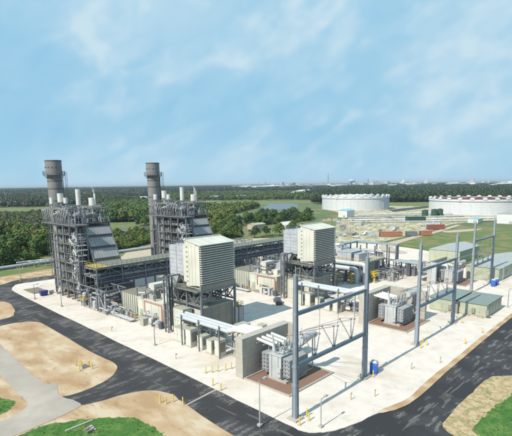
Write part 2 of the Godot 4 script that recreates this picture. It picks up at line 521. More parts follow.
func build_ground() -> void:
	var R := 14000.0
	sheet("ground", PackedVector2Array([V(-R, -R), V(R, -R), V(R, R), V(-R, R)]), 0.0, M.field)
	sheet("dirt", PackedVector2Array([V(-60, -150), V(30, -150), V(44, -158), V(50, -172), V(58, -200), V(90, -200), V(260, -192), V(260, -166), V(60, -150), V(60, 6), V(-60, 6)]), 0.02, M.dirt)
	# asphalt: the road behind the boilers, the road along the long side and the branch to the drive
	sheet("road", smooth([V(40, -158), V(41, -177), V(52.5, -177), V(60.4, -181.7), V(73.8, -180.3), V(150, -180), V(250, -180), V(250, -169), V(150, -169), V(62, -165), V(58, -150), V(56, -90), V(56, -42), V(60, -36), V(60, -28), V(58, -14), V(56, 4), V(40.5, 4), V(40.5, -20), V(40.4, -42.9), V(41.7, -56.6), V(42.2, -60), V(40.7, -64), V(36.6, -66.2), V(32.7, -66.9), V(29, -68.6), V(29, -73), V(30.6, -72.6), V(33.5, -72.6), V(37.6, -73.6), V(41, -76.1), V(42.8, -80), V(42.6, -89.7), V(43.9, -115.2), V(43.2, -121.2), V(40, -123.6), V(35.9, -124.2), V(10, -124), V(10, -130), V(37.7, -130), V(42.5, -134), V(44.4, -139.5), V(45.4, -150)], 4, 0.06, 3), 0.04, M.asphalt)
	sheet("front_road", smooth([V(52, -38), V(90, -38), V(140, -38), V(190, -38), V(240, -38), V(240, -10), V(160, -10), V(87, -17), V(70, -17), V(62, -17), V(58, -5), V(56, 4), V(50, 4), V(44, 4), V(44, -20), V(44, -37)], 3, 0.05, 4), 0.046, M.asphalt_front)
	# gravel pad the plant stands on
	sheet("gravel_pad", smooth([V(205, -168), V(120, -171.5), V(70.4, -172.4), V(58.3, -173.3), V(55.2, -170.8), V(53.7, -167.8), V(52.4, -163.3), V(51.4, -146.1), V(50.2, -110), V(49.4, -85), V(48.4, -57.4), V(47.7, -39.8), V(47.6, -36.9), V(49, -34.5), V(52.6, -32.6), V(59.8, -31), V(67.2, -29.4), V(87.7, -30), V(129.5, -30.6), V(186, -31), V(192, -50), V(192, -64), V(200, -80), V(222, -90), V(231, -123), V(222, -150)], 6, 0.10, 5), 0.14, M.pad, 0.14)
	# soil washed against the pad's edge along the front road
	sheet("soil_edge", smooth([V(60, -30.6), V(67, -28.8), V(88, -29.4), V(130, -30.0), V(186, -30.4), V(186, -31.3), V(130, -31.0), V(108, -30.9), V(88, -30.5), V(76, -30.4), V(67, -29.9), V(61, -31.2)], 8, 0.05, 6), 0.152, M.dirt)
	# concrete drive
	sheet("concrete_drive", smooth([V(33, -125), V(31.2, -109.6), V(29.9, -92.2), V(29.4, -81), V(30.9, -79), V(29.2, -74), V(30.1, -70), V(30, -67.8), V(27.3, -67), V(24.4, -66.5), V(19.4, -66.3), V(8, -66), V(-20, -66), V(-20, -73), V(8, -72.3), V(19.3, -72), V(21.7, -72.6), V(23.7, -73.7), V(24.7, -76.1), V(24.6, -79.4), V(25.3, -90.9), V(26, -110), V(26.5, -125)], 4, 0.04, 7), 0.06, M.drive)
	sheet("lawn_patch", smooth([V(23, -78.5), V(22.6, -76), V(20, -74.4), V(10, -74), V(10, -82), V(20, -82)], 9, 0.22, 8), 0.06, M.lawn)
	sheet("roadside_lawn", smooth([V(8, -64), V(19.6, -65.6), V(23.7, -65.8), V(29.1, -62.6), V(33.2, -58.4), V(34, -53.6), V(33.6, -48), V(33, -30), V(30, 0), V(8, 0)], 14, 0.26, 9), 0.06, M.lawn)
	sheet("scrub_plot", smooth([V(200, -19.8), V(120, -19.8), V(92, -19.6), V(87, -20.6), V(84.4, -22.6), V(76.1, -22.9), V(64, -22.8), V(61.2, -21.1), V(60, -17), V(59, -8), V(58, 4), V(120, 10), V(200, 10)], 6, 0.12, 10), 0.12, M.scrub, 0.1)
	sheet("plot_lawn", smooth([V(200, -15), V(110, -16), V(90, -17.2), V(79.7, -17.9), V(71.4, -18.8), V(65.4, -19.0), V(63.2, -17.6), V(62.5, -8), V(62, 2), V(120, 8), V(200, 8)], 14, 0.3, 11), 0.135, M.lawn)
	# expansion joint and kerb strip across the drive
	var j := sheet("road_joint", PackedVector2Array([V(41.4, -55.4), V(48.4, -56.0), V(48.4, -55.6), V(41.4, -55.0)]), 0.055, M.drive)
	j.set_meta("kind", "structure")
	# dust dragged along the roads by tyres
	var r := RandomNumberGenerator.new()
	r.seed = 44
	for k in 16:
		var z := r.randf_range(-140, -20)
		streak("dust_track", V(r.randf_range(43.0, 47.0) if z < -75 else r.randf_range(42.8, 46.6), z), V(0.02, 1), r.randf_range(2, 7), r.randf_range(0.3, 0.8), 0.050 + k * 0.0005, M.dust, k)
	for k in 30:
		streak("dust_track", V(r.randf_range(58, 150), r.randf_range(-28.0, -23.8) if k % 3 else -26.2), V(1, r.randf_range(-0.02, 0.02)), r.randf_range(1.5, 6), r.randf_range(0.25, 0.7), 0.056 + k * 0.0005, M.dust, 100 + k)
	# land behind and beside the plant
	sheet("verge", smooth([V(40, -188), V(56, -192), V(83, -196), V(150, -196), V(230, -190), V(240, -205), V(150, -222), V(90, -212), V(60, -206), V(40, -200)], 4, 0.4, 12), 0.05, M.meadow)
	sheet("gravel_lot", smooth([V(112, -192), V(150, -188), V(205, -182), V(215, -196), V(170, -214), V(136, -220), V(120, -206)], 4, 0.4, 13), 0.06, M.sand)
	sheet("meadow", smooth([V(226, -119), V(270, -122), V(312, -120), V(345, -101), V(400, -80), V(420, -20), V(260, -14), V(194, -22), V(195, -50), V(205, -78), V(224, -92), V(231, -112)], 4, 0.4, 14), 0.15, M.meadow)
	sheet("path", smooth([V(205, -104), V(226, -121), V(270, -125.5), V(312, -127), V(372, -133), V(372, -128.5), V(312, -122), V(270, -120.5), V(228, -114), V(212, -98)], 4, 0.3, 15), 0.16, M.sand)
	sheet("sand_patch", smooth([V(312, -118), V(322, -122), V(345, -112), V(348, -106), V(330, -108)], 5, 0.4, 16), 0.17, M.sand)
	sheet("yard", smooth([V(236, -128), V(312, -131), V(380, -138), V(480, -112), V(600, -120), V(640, -200), V(600, -330), V(500, -350), V(420, -262), V(343, -225), V(274, -182), V(222, -176)], 4, 0.6, 17), 0.06, M.yard)
	for f in [["field", [V(174, -653), V(256, -593), V(329, -760), V(234, -870)]], ["field", [V(481, -890), V(526, -793), V(683, -1028), V(630, -1166)]], ["field", [V(492, -594), V(649, -441), V(757, -515), V(687, -829)]], ["field", [V(185, -337), V(208, -318), V(236, -360), V(221, -402)]], ["field", [V(504, -259), V(495, -205), V(760, -300), V(724, -380)]], ["field", [V(214, -198), V(261, -247), V(308, -242), V(345, -226), V(274, -182), V(236, -176)]]]:
		sheet(f[0], smooth(f[1], 3, 2.0, 18), 0.05, M.meadow)
	sheet("track", smooth([V(430, -800), V(520, -770), V(610, -690), V(620, -700), V(530, -785), V(432, -812)], 3, 1.0, 19), 0.08, M.sand)
	sheet("track", smooth([V(520, -268), V(630, -268), V(640, -262), V(585, -246), V(491, -246), V(498, -252)], 3, 1.0, 20), 0.08, M.asphalt)
	for w in [[V(172, -303), V(182, -300), V(186, -314), V(196, -338), V(186, -336), V(176, -318)], [V(186, -296), V(197, -297), V(206, -306), V(222, -336), V(212, -338), V(200, -322)], [V(302, -322), V(304, -302), V(312, -298), V(326, -314), V(345, -332), V(346, -352), V(328, -346)], [V(446, -412), V(462, -392), V(484, -384), V(520, -410), V(560, -440), V(590, -470), V(592, -496), V(570, -512), V(535, -480), V(500, -456), V(470, -430)]]:
		sheet("pond", smooth(w, 4, 0.8, 22), 0.09, M.water)

# a long, thin, ragged strip of loose matter along a line
func streak(called: String, at: Vector2, dir: Vector2, l: float, w: float, y: float, m: Material, sd: int) -> void:
	var r := RandomNumberGenerator.new()
	r.seed = sd
	dir = dir.normalized()
	var side := dir.orthogonal()
	var n := int(l / 0.8)
	var a := PackedVector2Array()
	var b := PackedVector2Array()
	var bend := r.randf_range(-0.02, 0.02)
	for i in n + 1:
		var t := float(i) / n
		var p := at + dir * (t - 0.5) * l + side * bend * pow((t - 0.5) * l, 2.0) * 0.3
		var k := w * (0.25 + 0.75 * sin(PI * clampf(t, 0.02, 0.98))) * r.randf_range(0.35, 1.3)
		a.append(p + side * k * 0.5); b.append(p - side * k * 0.5)
	b.reverse()
	a.append_array(b)
	sheet(called, a, y, m)

func vv(x: float, y: float, z: float) -> Vector3: return Vector3(x, y, z)

func make_stack() -> Node3D:
	var t := thing("exhaust_stack", "tall grey exhaust stack rising at the far left end of the plant", "chimney", vv(68.3, -0.4, -160.2), "boiler exhaust stacks")
	var shell := pc(t, "shell", M.stack, vv(0, 0, 0), vv(0, 39.4, 0), 2.4, 40)
	for y in [9.0, 16.5, 23.5, 30.3, 34.4, 37.0]:
		pc(shell, "band", M.stack_band, vv(0, y - 0.14, 0), vv(0, y + 0.14, 0), 2.47, 40)
	var cap := Acc.new()
	cap.cyl(vv(0, 39.2, 0), vv(0, 44.0, 0), 2.65, 2.65, 40, false)
	cap.cyl(vv(0, 44.0, 0), vv(0, 39.4, 0), 2.45, 2.45, 40, false)
	for i in 40:
		var a := TAU * i / 40.0
		var b := TAU * (i + 1) / 40.0
		cap.quad(vv(cos(b) * 2.45, 44, sin(b) * 2.45), vv(cos(b) * 2.65, 44, sin(b) * 2.65), vv(cos(a) * 2.65, 44, sin(a) * 2.65), vv(cos(a) * 2.45, 44, sin(a) * 2.45))
	var cp := part(t, "silencer_collar", cap, M.stack)
	pc(cp, "rim_band", M.stack_band, vv(0, 43.6, 0), vv(0, 43.95, 0), 2.72, 40)
	for i in 7:
		var a := PI * 0.55 + i * 0.45
		pc(cp, "port", M.stack_band, vv(cos(a), 0, sin(a)) * 2.6 + vv(0, 41.6, 0), vv(cos(a), 0, sin(a)) * 2.8 + vv(0, 41.6, 0), 0.2, 10)
	var pl := Acc.new()
	for i in 32:
		var a := TAU * i / 32.0
		var b := TAU * (i + 1) / 32.0
		var p := []
		for y in [38.95, 39.15]:
			for q in [[a, 2.42], [a, 3.6], [b, 3.6], [b, 2.42]]:
				p.append(vv(cos(q[0]) * q[1], y, sin(q[0]) * q[1]))
		pl.hexa([p[3], p[2], p[1], p[0], p[7], p[6], p[5], p[4]])
	var ring := part(t, "ring_platform", pl, M.steel)
	var rl := Acc.new()
	for y in [39.7, 40.25]: rl.ring(vv(0, y, 0), 3.55, 0.07, 28)
	for i in 28: rl.bar(vv(cos(TAU * i / 28) * 3.55, 39.1, sin(TAU * i / 28) * 3.55), vv(cos(TAU * i / 28) * 3.55, 40.25, sin(TAU * i / 28) * 3.55), 0.07, 0.07)
	part(ring, "railing", rl, M.steel)
	for i in 8:
		var a := TAU * i / 8
		pbar(ring, "bracket", M.steel, vv(cos(a) * 2.4, 37.8, sin(a) * 2.4), vv(cos(a) * 3.5, 38.95, sin(a) * 3.5), 0.14)
	# caged ladder on the side away from the sun, with its small landings
	var la := ladder(t, M.steel, vv(3.3, 22, 1.9), vv(3.3, 40.2, 1.9), vv(0.3, 0, 0.6), true)
	pb(la, "landing", M.steel, vv(2.4, 30.0, 1.0), vv(4.6, 30.15, 3.0))
	rail(la, M.steel, [vv(2.8, 30.15, 3.0), vv(4.6, 30.15, 3.0), vv(4.6, 30.15, 1.0)])
	pp(t, "conduit", M.steel, [vv(2.6, 12, 0.6), vv(2.6, 38.5, 0.6)], 0.09)
	pp(t, "conduit", M.steel_dark, [vv(2.3, 8, 1.3), vv(2.3, 38.9, 1.3)], 0.12)
	return t

func make_boiler() -> Node3D:
	var t := thing("boiler_unit", "dark grey boiler in a pipe-filled steel frame, the leftmost of the two", "boiler", vv(68.5, 0.14, -141), "heat recovery boilers")
	var r := RandomNumberGenerator.new()
	r.seed = 11
	# casing and its stiffeners
	var cs := pb(t, "casing", M.casing, vv(-4, 2.4, -9), vv(4, 22.4, 7.4))
	for k in 12:
		var z := -8.8 + k * 1.45
		pb(cs, "stiffener", M.casing, vv(-4.22, 2.4, z), vv(-4.0, 22.4, z + 0.25))
	for y in [5.3, 8.1, 10.9, 13.7, 16.5, 19.3]:
		pb(cs, "stiffener", M.casing, vv(-4.3, y, -9), vv(-4.0, y + 0.22, 7.4))
		pb(cs, "stiffener", M.casing, vv(-4.0, y, 7.4), vv(4.0, y + 0.2, 7.6))
	# outlet duct to the stack
	pb(t, "outlet_duct", M.casing, vv(-4.0, 2.4, -16.0), vv(4.0, 19, -9))
	var lid := Acc.new()
	lid.hexa([vv(-4, 19, -9), vv(4, 19, -9), vv(4, 19, -16), vv(-4, 19, -16), vv(-4, 22, -9), vv(4, 22, -9), vv(4, 20.5, -16), vv(-4, 20.5, -16)])
	part(t, "outlet_roof", lid, M.casing_light)
	# inlet duct: three ribbed panels stepping down towards the turbine
	var du := Acc.new()
	du.hexa([vv(-3.6, 3.4, 15.6), vv(3.8, 3.4, 15.6), vv(3.8, 2.4, 7.4), vv(-3.6, 2.4, 7.4), vv(-3.6, 4.4, 15.6), vv(3.8, 4.4, 15.6), vv(3.8, 21.4, 7.4), vv(-3.6, 21.4, 7.4)])
	du.box(vv(0, 4.0, 19.0), vv(6.0, 4.4, 7.0))
	var dk := part(t, "inlet_duct", du, M.casing)
	var top := [[22.3, 7.7], [19.3, 9.0], [15.9, 10.7], [12.5, 12.6], [9.2, 14.6]]
	for i in 4:
		var y0: float = top[i][0]
		var z0: float = top[i][1]
		var y1: float = top[i + 1][0] + 0.45
		var z1: float = top[i + 1][1] + 0.25
		var k := Acc.new()
		var dirv := vv(0, y1 - y0, z1 - z0)
		var up := vv(1, 0, 0).cross(dirv).normalized()
		if up.y < 0: up = -up
		for s in 9:   # upright pans side by side
			var x0 := -3.95 + s * 0.9
			var a := vv(x0 + 0.04, y0, z0)
			var b := vv(x0 + 0.86, y0, z0)
			var o := up * 0.22
			var d2 := vv(0, y1, z1)
			k.hexa([vv(a.x, d2.y, d2.z), vv(b.x, d2.y, d2.z), b, a, vv(a.x, d2.y, d2.z) + o, vv(b.x, d2.y, d2.z) + o, b + o, a + o])
		var pn := part(dk, "panel", k, M.casing_light)
		pbar(pn, "ledge", M.steel_dark, vv(-4.3, y1 - 0.25, z1 + 0.15), vv(4.3, y1 - 0.25, z1 + 0.15), 0.4, 0.35)
	for x in [-4.3, 4.3]:
		pbar(dk, "edge_beam", M.steel, vv(x, 22.6, 7.7), vv(x, 9, 15.0), 0.3, 0.45)
		pbar(t, "column", M.steel, vv(x, 0, 7.9), vv(x, 25.3, 7.9), 0.45)
	for x in [-4.0, 4.0]:
		pbar(dk, "post", M.steel, vv(x, 0, 12.4), vv(x, 11.5, 12.4), 0.4)
	# dark band of fins under the deck at the front
	var fin := Acc.new()
	for s in 16:
		fin.box(vv(-3.9 + s * 0.52, 22.9, 8.0), vv(0.12, 1.5, 0.35))
	part(dk, "fins", fin, M.casing)
	# steel frame of the pipe side
	var zs := [-6.6, -2.2, 2.2, 6.6, 11.2]
	for z in [-14.6, -10.8]: pbar(t, "column", M.steel, vv(-4.4, 0, z), vv(-4.4, 23, z), 0.4)
	for y in [5.6, 11.4, 17.2]: pbar(t, "beam", M.steel, vv(-4.4, y, -14.6), vv(-4.4, y, -6.6), 0.24, 0.36)
	for z in zs:
		pbar(t, "column", M.steel, vv(-8.0, 0, z), vv(-8.0, 23, z), 0.42)
		pbar(t, "column", M.steel, vv(-5.0, 0, z), vv(-5.0, 23, z), 0.36)
		for y in [5.6, 11.4, 17.2]:
			pbar(t, "beam", M.steel, vv(-8.0, y, z), vv(-4.2, y, z), 0.25, 0.35)
	for y in [5.6, 11.4, 17.2, 22.7]:
		for i in 4:
			pbar(t, "beam", M.steel, vv(-8.0, y, zs[i]), vv(-8.0, y, zs[i + 1]), 0.25, 0.4)
	for b in [[0, 0], [1, 1], [2, 2], [3, 0]]:
		pbar(t, "brace", M.steel, vv(-8.0, [0.2, 5.6, 11.4][b[1]], zs[b[0]]), vv(-8.0, [5.6, 11.4, 17.2][b[1]], zs[b[0] + 1]), 0.16)
	for y in [2.9, 8.5, 14.3, 20.0]:
		for i in 4: pbar(t, "girt", M.steel, vv(-8.0, y, zs[i]), vv(-8.0, y, zs[i + 1]), 0.14, 0.22)
		for z in zs: pbar(t, "girt", M.steel, vv(-8.0, y, z), vv(-4.2, y, z), 0.14, 0.2)
	for i in 4:
		for lv in [[0.3, 5.6], [5.6, 11.4], [11.4, 17.2], [17.2, 22.6]]:
			var zm: float = (zs[i] + zs[i + 1]) / 2
			pbar(t, "brace", M.steel, vv(-5.0, lv[0], zs[i]), vv(-5.0, lv[1], zm), 0.14)
			pbar(t, "brace", M.steel, vv(-5.0, lv[1], zm), vv(-5.0, lv[0], zs[i + 1]), 0.14)
	for g in [[20.1, -6.6, 6.6], [14.4, -6.6, 2.2], [8.6, -2.2, 6.6], [2.9, -6.6, 6.6]]:
		pb(t, "gallery", M.grating, vv(-8.3, g[0], g[1]), vv(-6.9, g[0] + 0.1, g[2]))
		rail(t, M.steel, [vv(-8.3, g[0] + 0.1, g[1]), vv(-8.3, g[0] + 0.1, g[2])])
	# right-hand side, seen a little between the units
	for z in [-6.6, 0.0, 6.6]:
		pbar(t, "column", M.steel, vv(4.8, 0, z), vv(4.8, 23, z), 0.4)
	# decks
	pb(t, "deck", M.steel, vv(-8.6, 23.0, -9), vv(5.0, 23.3, 7.7))
	pb(t, "deck", M.steel, vv(-8.6, 23.0, -11.4), vv(-3.2, 23.3, -9))
	pb(t, "deck", M.steel, vv(-8.6, 23.0, 7.7), vv(-4.3, 23.3, 11.6))
	rail(t, M.steel, [vv(5.0, 23.3, 7.6), vv(-4.3, 23.3, 7.6)])
	rail(t, M.steel, [vv(-4.3, 23.3, 7.7), vv(-4.3, 23.3, 11.6), vv(-8.5, 23.3, 11.6), vv(-8.5, 23.3, -11.4), vv(-3.3, 23.3, -11.4)])
	rail(t, M.steel, [vv(-3.3, 23.3, -9.0), vv(5.0, 23.3, -9.0), vv(5.0, 23.3, 7.6)])
	# narrow galleries on the pipe side
	for g in [[11.5, -6.6, 2.2], [5.7, -6.6, -2.2], [17.3, -2.2, 11.2], [5.7, 2.2, 11.2], [14.4, 6.6, 11.2], [8.6, 6.6, 11.2]]:
		pb(t, "gallery", M.grating, vv(-8.4, g[0], g[1]), vv(-6.6, g[0] + 0.12, g[2]))
		rail(t, M.steel, [vv(-8.4, g[0] + 0.12, g[1]), vv(-8.4, g[0] + 0.12, g[2])])
	# downcomers, risers and headers
	for k in 56:
		var z := -9.0 + k * 0.36 + r.randf_range(-0.2, 0.2)
		var x := r.randf_range(-7.4, -5.6)
		var y0 := r.randf_range(0.4, 5.0)
		var y1 := r.randf_range(17.0, 22.8)
		var rad: float = [0.12, 0.16, 0.22, 0.3][r.randi() % 4]
		var m: Material = [M.galv, M.steel, M.steel, M.casing_light][r.randi() % 4]
		pp(t, "pipe", m, [vv(-4.3, y1, z), vv(x, y1, z), vv(x, y0, z), vv(x, y0, z + r.randf_range(-1.5, 1.5))], rad)
	for k in 17:
		var y := 1.8 + k * 1.22 + r.randf_range(-0.4, 0.4)
		var z0 := r.randf_range(-8.0, 1.0)
		pc(t, "header", M.galv if k % 2 else M.casing_light, vv(-6.1, y, z0), vv(-6.1, y, z0 + r.randf_range(4, 9)), r.randf_range(0.2, 0.38))
	for k in 30:   # loops and bends near the front corner
		var y := r.randf_range(2, 21)
		var z := r.randf_range(5.5, 11.0)
		var x := -7.9 - r.randf_range(0.0, 0.6)
		pp(t, "loop_pipe", M.galv, [vv(-5.5, y, z), vv(x, y, z), vv(x, y + r.randf_range(-2.5, 2.5), z), vv(x, y, z + 1.6), vv(-5.6, y, z + 1.6)], r.randf_range(0.1, 0.2))
	for k in 7:
		var y: float = [5.8, 8.7, 11.6, 14.5, 17.4, 2.2, 1.2][k]
		pc(t, "valve_body", M.casing_light, vv(-7.4, y, 8.4 + (k % 3) * 0.8), vv(-7.4, y + 1.6, 8.4 + (k % 3) * 0.8), 0.42)
	# superstructure on the deck: drums, piping, vents
	for z in [-5.5, -0.5, 4.2]:
		var d := Acc.new()
		d.cyl(vv(-5.0, 25.6, z), vv(4.2, 25.6, z), 1.0, 1.0, 20)
		d.ball(vv(-5.0, 25.6, z), vv(0.6, 1.0, 1.0), 14, 8); d.ball(vv(4.2, 25.6, z), vv(0.6, 1.0, 1.0), 14, 8)
		var dr := part(t, "steam_drum", d, M.casing_light)
		for x in [-3.2, 2.4]: pb(dr, "saddle", M.steel_dark, vv(x - 0.25, 23.3, z - 0.9), vv(x + 0.25, 24.9, z + 0.9))
	for x in [-8.2, -4.4]: pbar(t, "frame_post", M.steel, vv(x, 23.3, -11.2), vv(x, 27.6, -11.2), 0.24)
	pbar(t, "frame_beam", M.steel, vv(-8.3, 27.6, -11.2), vv(-4.3, 27.6, -11.2), 0.22, 0.3)
	for x in [-8.2, -4.4]: pbar(t, "frame_beam", M.steel, vv(x, 27.6, -11.3), vv(x, 27.6, -8.8), 0.22, 0.3)
	for x in [-8.2, -4.4, 0.4, 4.7]:
		for z in [-8.6, -3.0, 2.0, 7.2]:
			pbar(t, "frame_post", M.steel, vv(x, 23.3, z), vv(x, 27.6, z), 0.24)
	for z in [-8.6, -3.0, 2.0, 7.2]: pbar(t, "frame_beam", M.steel, vv(-8.3, 27.6, z), vv(4.8, 27.6, z), 0.22, 0.3)
	for x in [-8.2, -4.4, 0.4, 4.7]: pbar(t, "frame_beam", M.steel, vv(x, 27.6, -8.7), vv(x, 27.6, 7.3), 0.22, 0.3)
	for g in [[-8.4, -3.4, -8.6, 2.0], [0.4, 4.8, -3.0, 7.2]]:
		pb(t, "upper_platform", M.grating, vv(g[0], 27.76, g[2]), vv(g[1], 27.86, g[3]))
		rail(t, M.steel, [vv(g[0], 27.86, g[2]), vv(g[0], 27.86, g[3]), vv(g[1], 27.86, g[3]), vv(g[1], 27.86, g[2]), vv(g[0], 27.86, g[2])])
	for k in 84:
		var x := r.randf_range(-8.2, 4.4)
		var z := r.randf_range(-8.4, 7.0)
		var h := r.randf_range(1.2, 5.4)
		pp(t, "pipe", [M.galv, M.steel, M.casing_light][r.randi() % 3], [vv(x, 23.3, z), vv(x, 23.3 + h, z), vv(x + r.randf_range(-2.5, 1.5), 23.3 + h, z + r.randf_range(-1.2, 1.2))], r.randf_range(0.1, 0.24))
	for k in 14:
		var a := TAU * k / 9.0
		pp(t, "pipe_loop", M.galv, [vv(-8.2, 24.2, -11.0 + k * 1.3), vv(-8.9, 26.2 + cos(a), -10.5 + k * 1.3), vv(-8.6, 27.2 + sin(a), -9.8 + k * 1.3), vv(-7.6, 26.0, -9.5 + k * 1.3)], 0.13)
	# white vent silencers standing on the upper platforms
	for s in [[-5.2, -11.0, 29.0, 31.0, 0.75], [-4.2, -6.6, 29.6, 32.4, 0.95], [-2.6, 2.4, 28.8, 33.7, 0.72], [0.4, 5.4, 28.6, 31.0, 1.05], [-3.2, -5.2, 29.2, 31.0, 0.7]]:
		var sil := Acc.new()
		sil.cyl(vv(s[0], s[2], s[1]), vv(s[0], s[3], s[1]), s[4], s[4], 18)
		var so := part(t, "vent_silencer", sil, M.white)
		pc(so, "stub_pipe", M.galv, vv(s[0], 23.3, s[1]), vv(s[0], s[2], s[1]), 0.26, 10)
	for s in [[1.6, 4.6, 34.4], [0.9, 6.4, 33.2]]:
		var vent := Acc.new()
		vent.pipe([vv(s[0], 27.8, s[1]), vv(s[0], s[2] - 1.0, s[1]), vv(s[0] - 0.6, s[2], s[1])], 0.17)
		part(t, "vent_pipe", vent, M.white)
	ladder(t, M.steel, vv(-8.5, 5.8, -7.4), vv(-8.5, 23.3, -7.4), vv(0, 0, 0.5), true)
	# lower skid at the foot of the frame
	for k in 6:
		pb(t, "plinth", M.concrete, vv(-8.4, 0, -7.0 + k * 3.6), vv(-4.4, 0.5, -5.6 + k * 3.6))
	return t

func make_filter_house() -> Node3D:
	var t := thing("inlet_filter_house", "cream air intake house with grey louvres on stilts, nearer the road", "filter house", vv(70, 0.14, -83.4), "turbine air intake houses")
	var b := Acc.new()
	b.hexa([vv(-5.35, 11.7, 3.2), vv(5.35, 11.7, 3.2), vv(5.35, 11.2, -0.6), vv(-5.35, 11.2, -0.6), vv(-5.35, 21.2, 3.2), vv(5.35, 21.2, 3.2), vv(5.35, 22.0, -0.6), vv(-5.35, 22.0, -0.6)])
	var w := part(t, "wall", b, M.cream)
	for z in [0.5, 1.7, 2.9]:
		pb(w, "panel_seam", M.cream, vv(-5.41, 11.5, z - 0.05), vv(-5.35, 21.1, z + 0.05))
	for k in 8:
		pb(w, "lug", M.cream_dark, vv(-5.56, 12.4 + k * 1.15, -0.3), vv(-5.36, 12.62 + k * 1.15, 0.1))
	var rf := Acc.new()
	rf.hexa([vv(-5.55, 21.0, 5.1), vv(5.55, 21.0, 5.1), vv(5.55, 22.0, -0.2), vv(-5.55, 22.0, -0.2), vv(-5.55, 21.2, 5.1), vv(5.55, 21.2, 5.1), vv(5.55, 22.2, -0.2), vv(-5.55, 22.2, -0.2)])
	var ro := part(t, "roof", rf, M.cream)
	pbar(ro, "ridge_beam", M.cream, vv(-5.6, 22.25, -0.4), vv(5.6, 22.25, -0.4), 0.5, 0.4)
	for x in [-2.8, 0.0, 2.8]: pbar(ro, "roof_seam", M.cream, vv(x, 21.24, 5.0), vv(x, 22.22, -0.1), 0.1, 0.08)
	# filter media behind seventeen hooded slats
	pb(t, "filter_bank", M.filter_media, vv(-5.2, 12.0, 3.205), vv(5.2, 20.9, 3.3))
	var sl := Acc.new()
	sl.hexa([vv(-5.34, -0.24, 0.60), vv(5.34, -0.24, 0.60), vv(5.34, -0.20, 0.55), vv(-5.34, -0.20, 0.55), vv(-5.34, -0.02, 0.66), vv(5.34, -0.02, 0.66), vv(5.34, 0.12, -0.35), vv(-5.34, 0.12, -0.35)])
	var slm := sl.mesh(M.louvre)
	for k in 17: share(t, "louvre", slm, vv(0, 12.30 + k * 0.525, 4.28))
	for x in [-5.31, 5.31]: pb(t, "jamb", M.cream, vv(x - 0.05, 11.7, 3.2), vv(x + 0.05, 21.0, 4.4))
	for x in [-2.6, 0.0, 2.6]: pb(t, "mullion", M.louvre, vv(x - 0.05, 11.9, 3.9), vv(x + 0.05, 21.0, 4.1))
	pb(t, "sill_plate", M.taupe, vv(-5.5, 10.72, 4.25), vv(5.5, 11.85, 4.75))
	pb(t, "floor", M.cream_dark, vv(-5.3, 11.0, -0.6), vv(5.3, 11.2, 4.24))
	# duct back to the turbine
	pb(t, "transition", M.cream, vv(-5.0, 12.0, -2.0), vv(5.0, 20.9, -0.62))
	var d := pb(t, "silencer_duct", M.duct_blue, vv(-4.8, 13.3, -7.6), vv(4.8, 20.4, -2.02))
	for y in [14.2, 15.2, 16.2, 17.2, 18.2, 19.2]: pb(d, "stiffener", M.duct_blue, vv(-4.88, y, -7.5), vv(-4.8, y + 0.1, -2.2))
	for z in [-7.55, -4.9, -2.3]: pb(d, "stiffener", M.duct_blue, vv(-4.92, 13.3, z), vv(-4.8, 20.4, z + 0.14))
	rail(d, M.steel, [vv(4.7, 20.4, -7.5), vv(-4.7, 20.4, -7.5), vv(-4.7, 20.4, -2.2)])
	var e := Acc.new()
	e.hexa([vv(-3.6, 6.2, -9.2), vv(3.0, 6.2, -9.2), vv(3.0, 6.2, -13.4), vv(-3.6, 6.2, -13.4), vv(-4.6, 13.3, -4.4), vv(4.6, 13.3, -4.4), vv(4.6, 13.4, -7.6), vv(-4.6, 13.4, -7.6)])
	part(t, "elbow_duct", e, M.duct_blue)
	for k in 4: pbar(t, "duct_band", M.steel, vv(-4.3 + k * 0.22, 12.4 - k * 1.6, -7.4 - k * 1.25), vv(-4.3 + k * 0.22, 12.4 - k * 1.6, -4.6 - k * 1.1), 0.12)
	# stilts and platform
	for z in [4.6, -0.6, -7.4]:
		for x in [-5.3, 5.3]:
			pbar(t, "leg", M.steel, vv(x, 0, z), vv(x, 10.2, z), 0.46)
		pbar(t, "beam", M.steel, vv(-5.6, 10.4, z), vv(5.6, 10.4, z), 0.35, 0.6)
	for x in [-5.3, 5.3]:
		pbar(t, "beam", M.steel, vv(x, 10.4, 4.9), vv(x, 10.4, -7.6), 0.35, 0.6)
		pbar(t, "beam", M.steel, vv(x, 7.0, 4.6), vv(x, 7.0, -7.6), 0.25, 0.35)
		for q in [[10.2, 4.6, 7.0, 2.0], [7.0, 2.0, 10.2, -0.6], [10.2, -0.6, 7.0, -4.0], [7.0, -4.0, 10.2, -7.4]]:
			pbar(t, "brace", M.steel, vv(x, q[0], q[1]), vv(x, q[2], q[3]), 0.2)
		for z in [2.0, -4.0]: pbar(t, "post", M.steel, vv(x, 7.0, z), vv(x, 10.2, z), 0.2)
		for q in [[10.8, -0.8, 13.2, -2.6], [13.2, -2.6, 10.8, -4.6], [10.8, -4.6, 13.2, -7.0]]: pbar(t, "brace", M.steel, vv(x, q[0], q[1]), vv(x, q[2], q[3]), 0.18)
	for q in [[-5.3, 6.6, -2.2, 10.2], [5.3, 6.6, 2.2, 10.2], [-2.2, 10.2, -2.2, 7.6], [2.2, 10.2, 2.2, 7.6], [-2.2, 7.6, 2.2, 7.6], [-2.2, 7.6, -5.3, 10.0]]:
		pbar(t, "brace", M.steel, vv(q[0], q[1], 4.6), vv(q[2], q[3], 4.6), 0.2)
	pb(t, "deck", M.grating, vv(-5.2, 10.72, -7.6), vv(5.2, 10.82, -0.9))
	pb(t, "side_walk", M.grating, vv(-6.6, 10.5, -7.8), vv(-5.5, 10.6, 4.6))
	rail(t, M.steel, [vv(-6.6, 10.6, 4.6), vv(-6.6, 10.6, -7.8)])
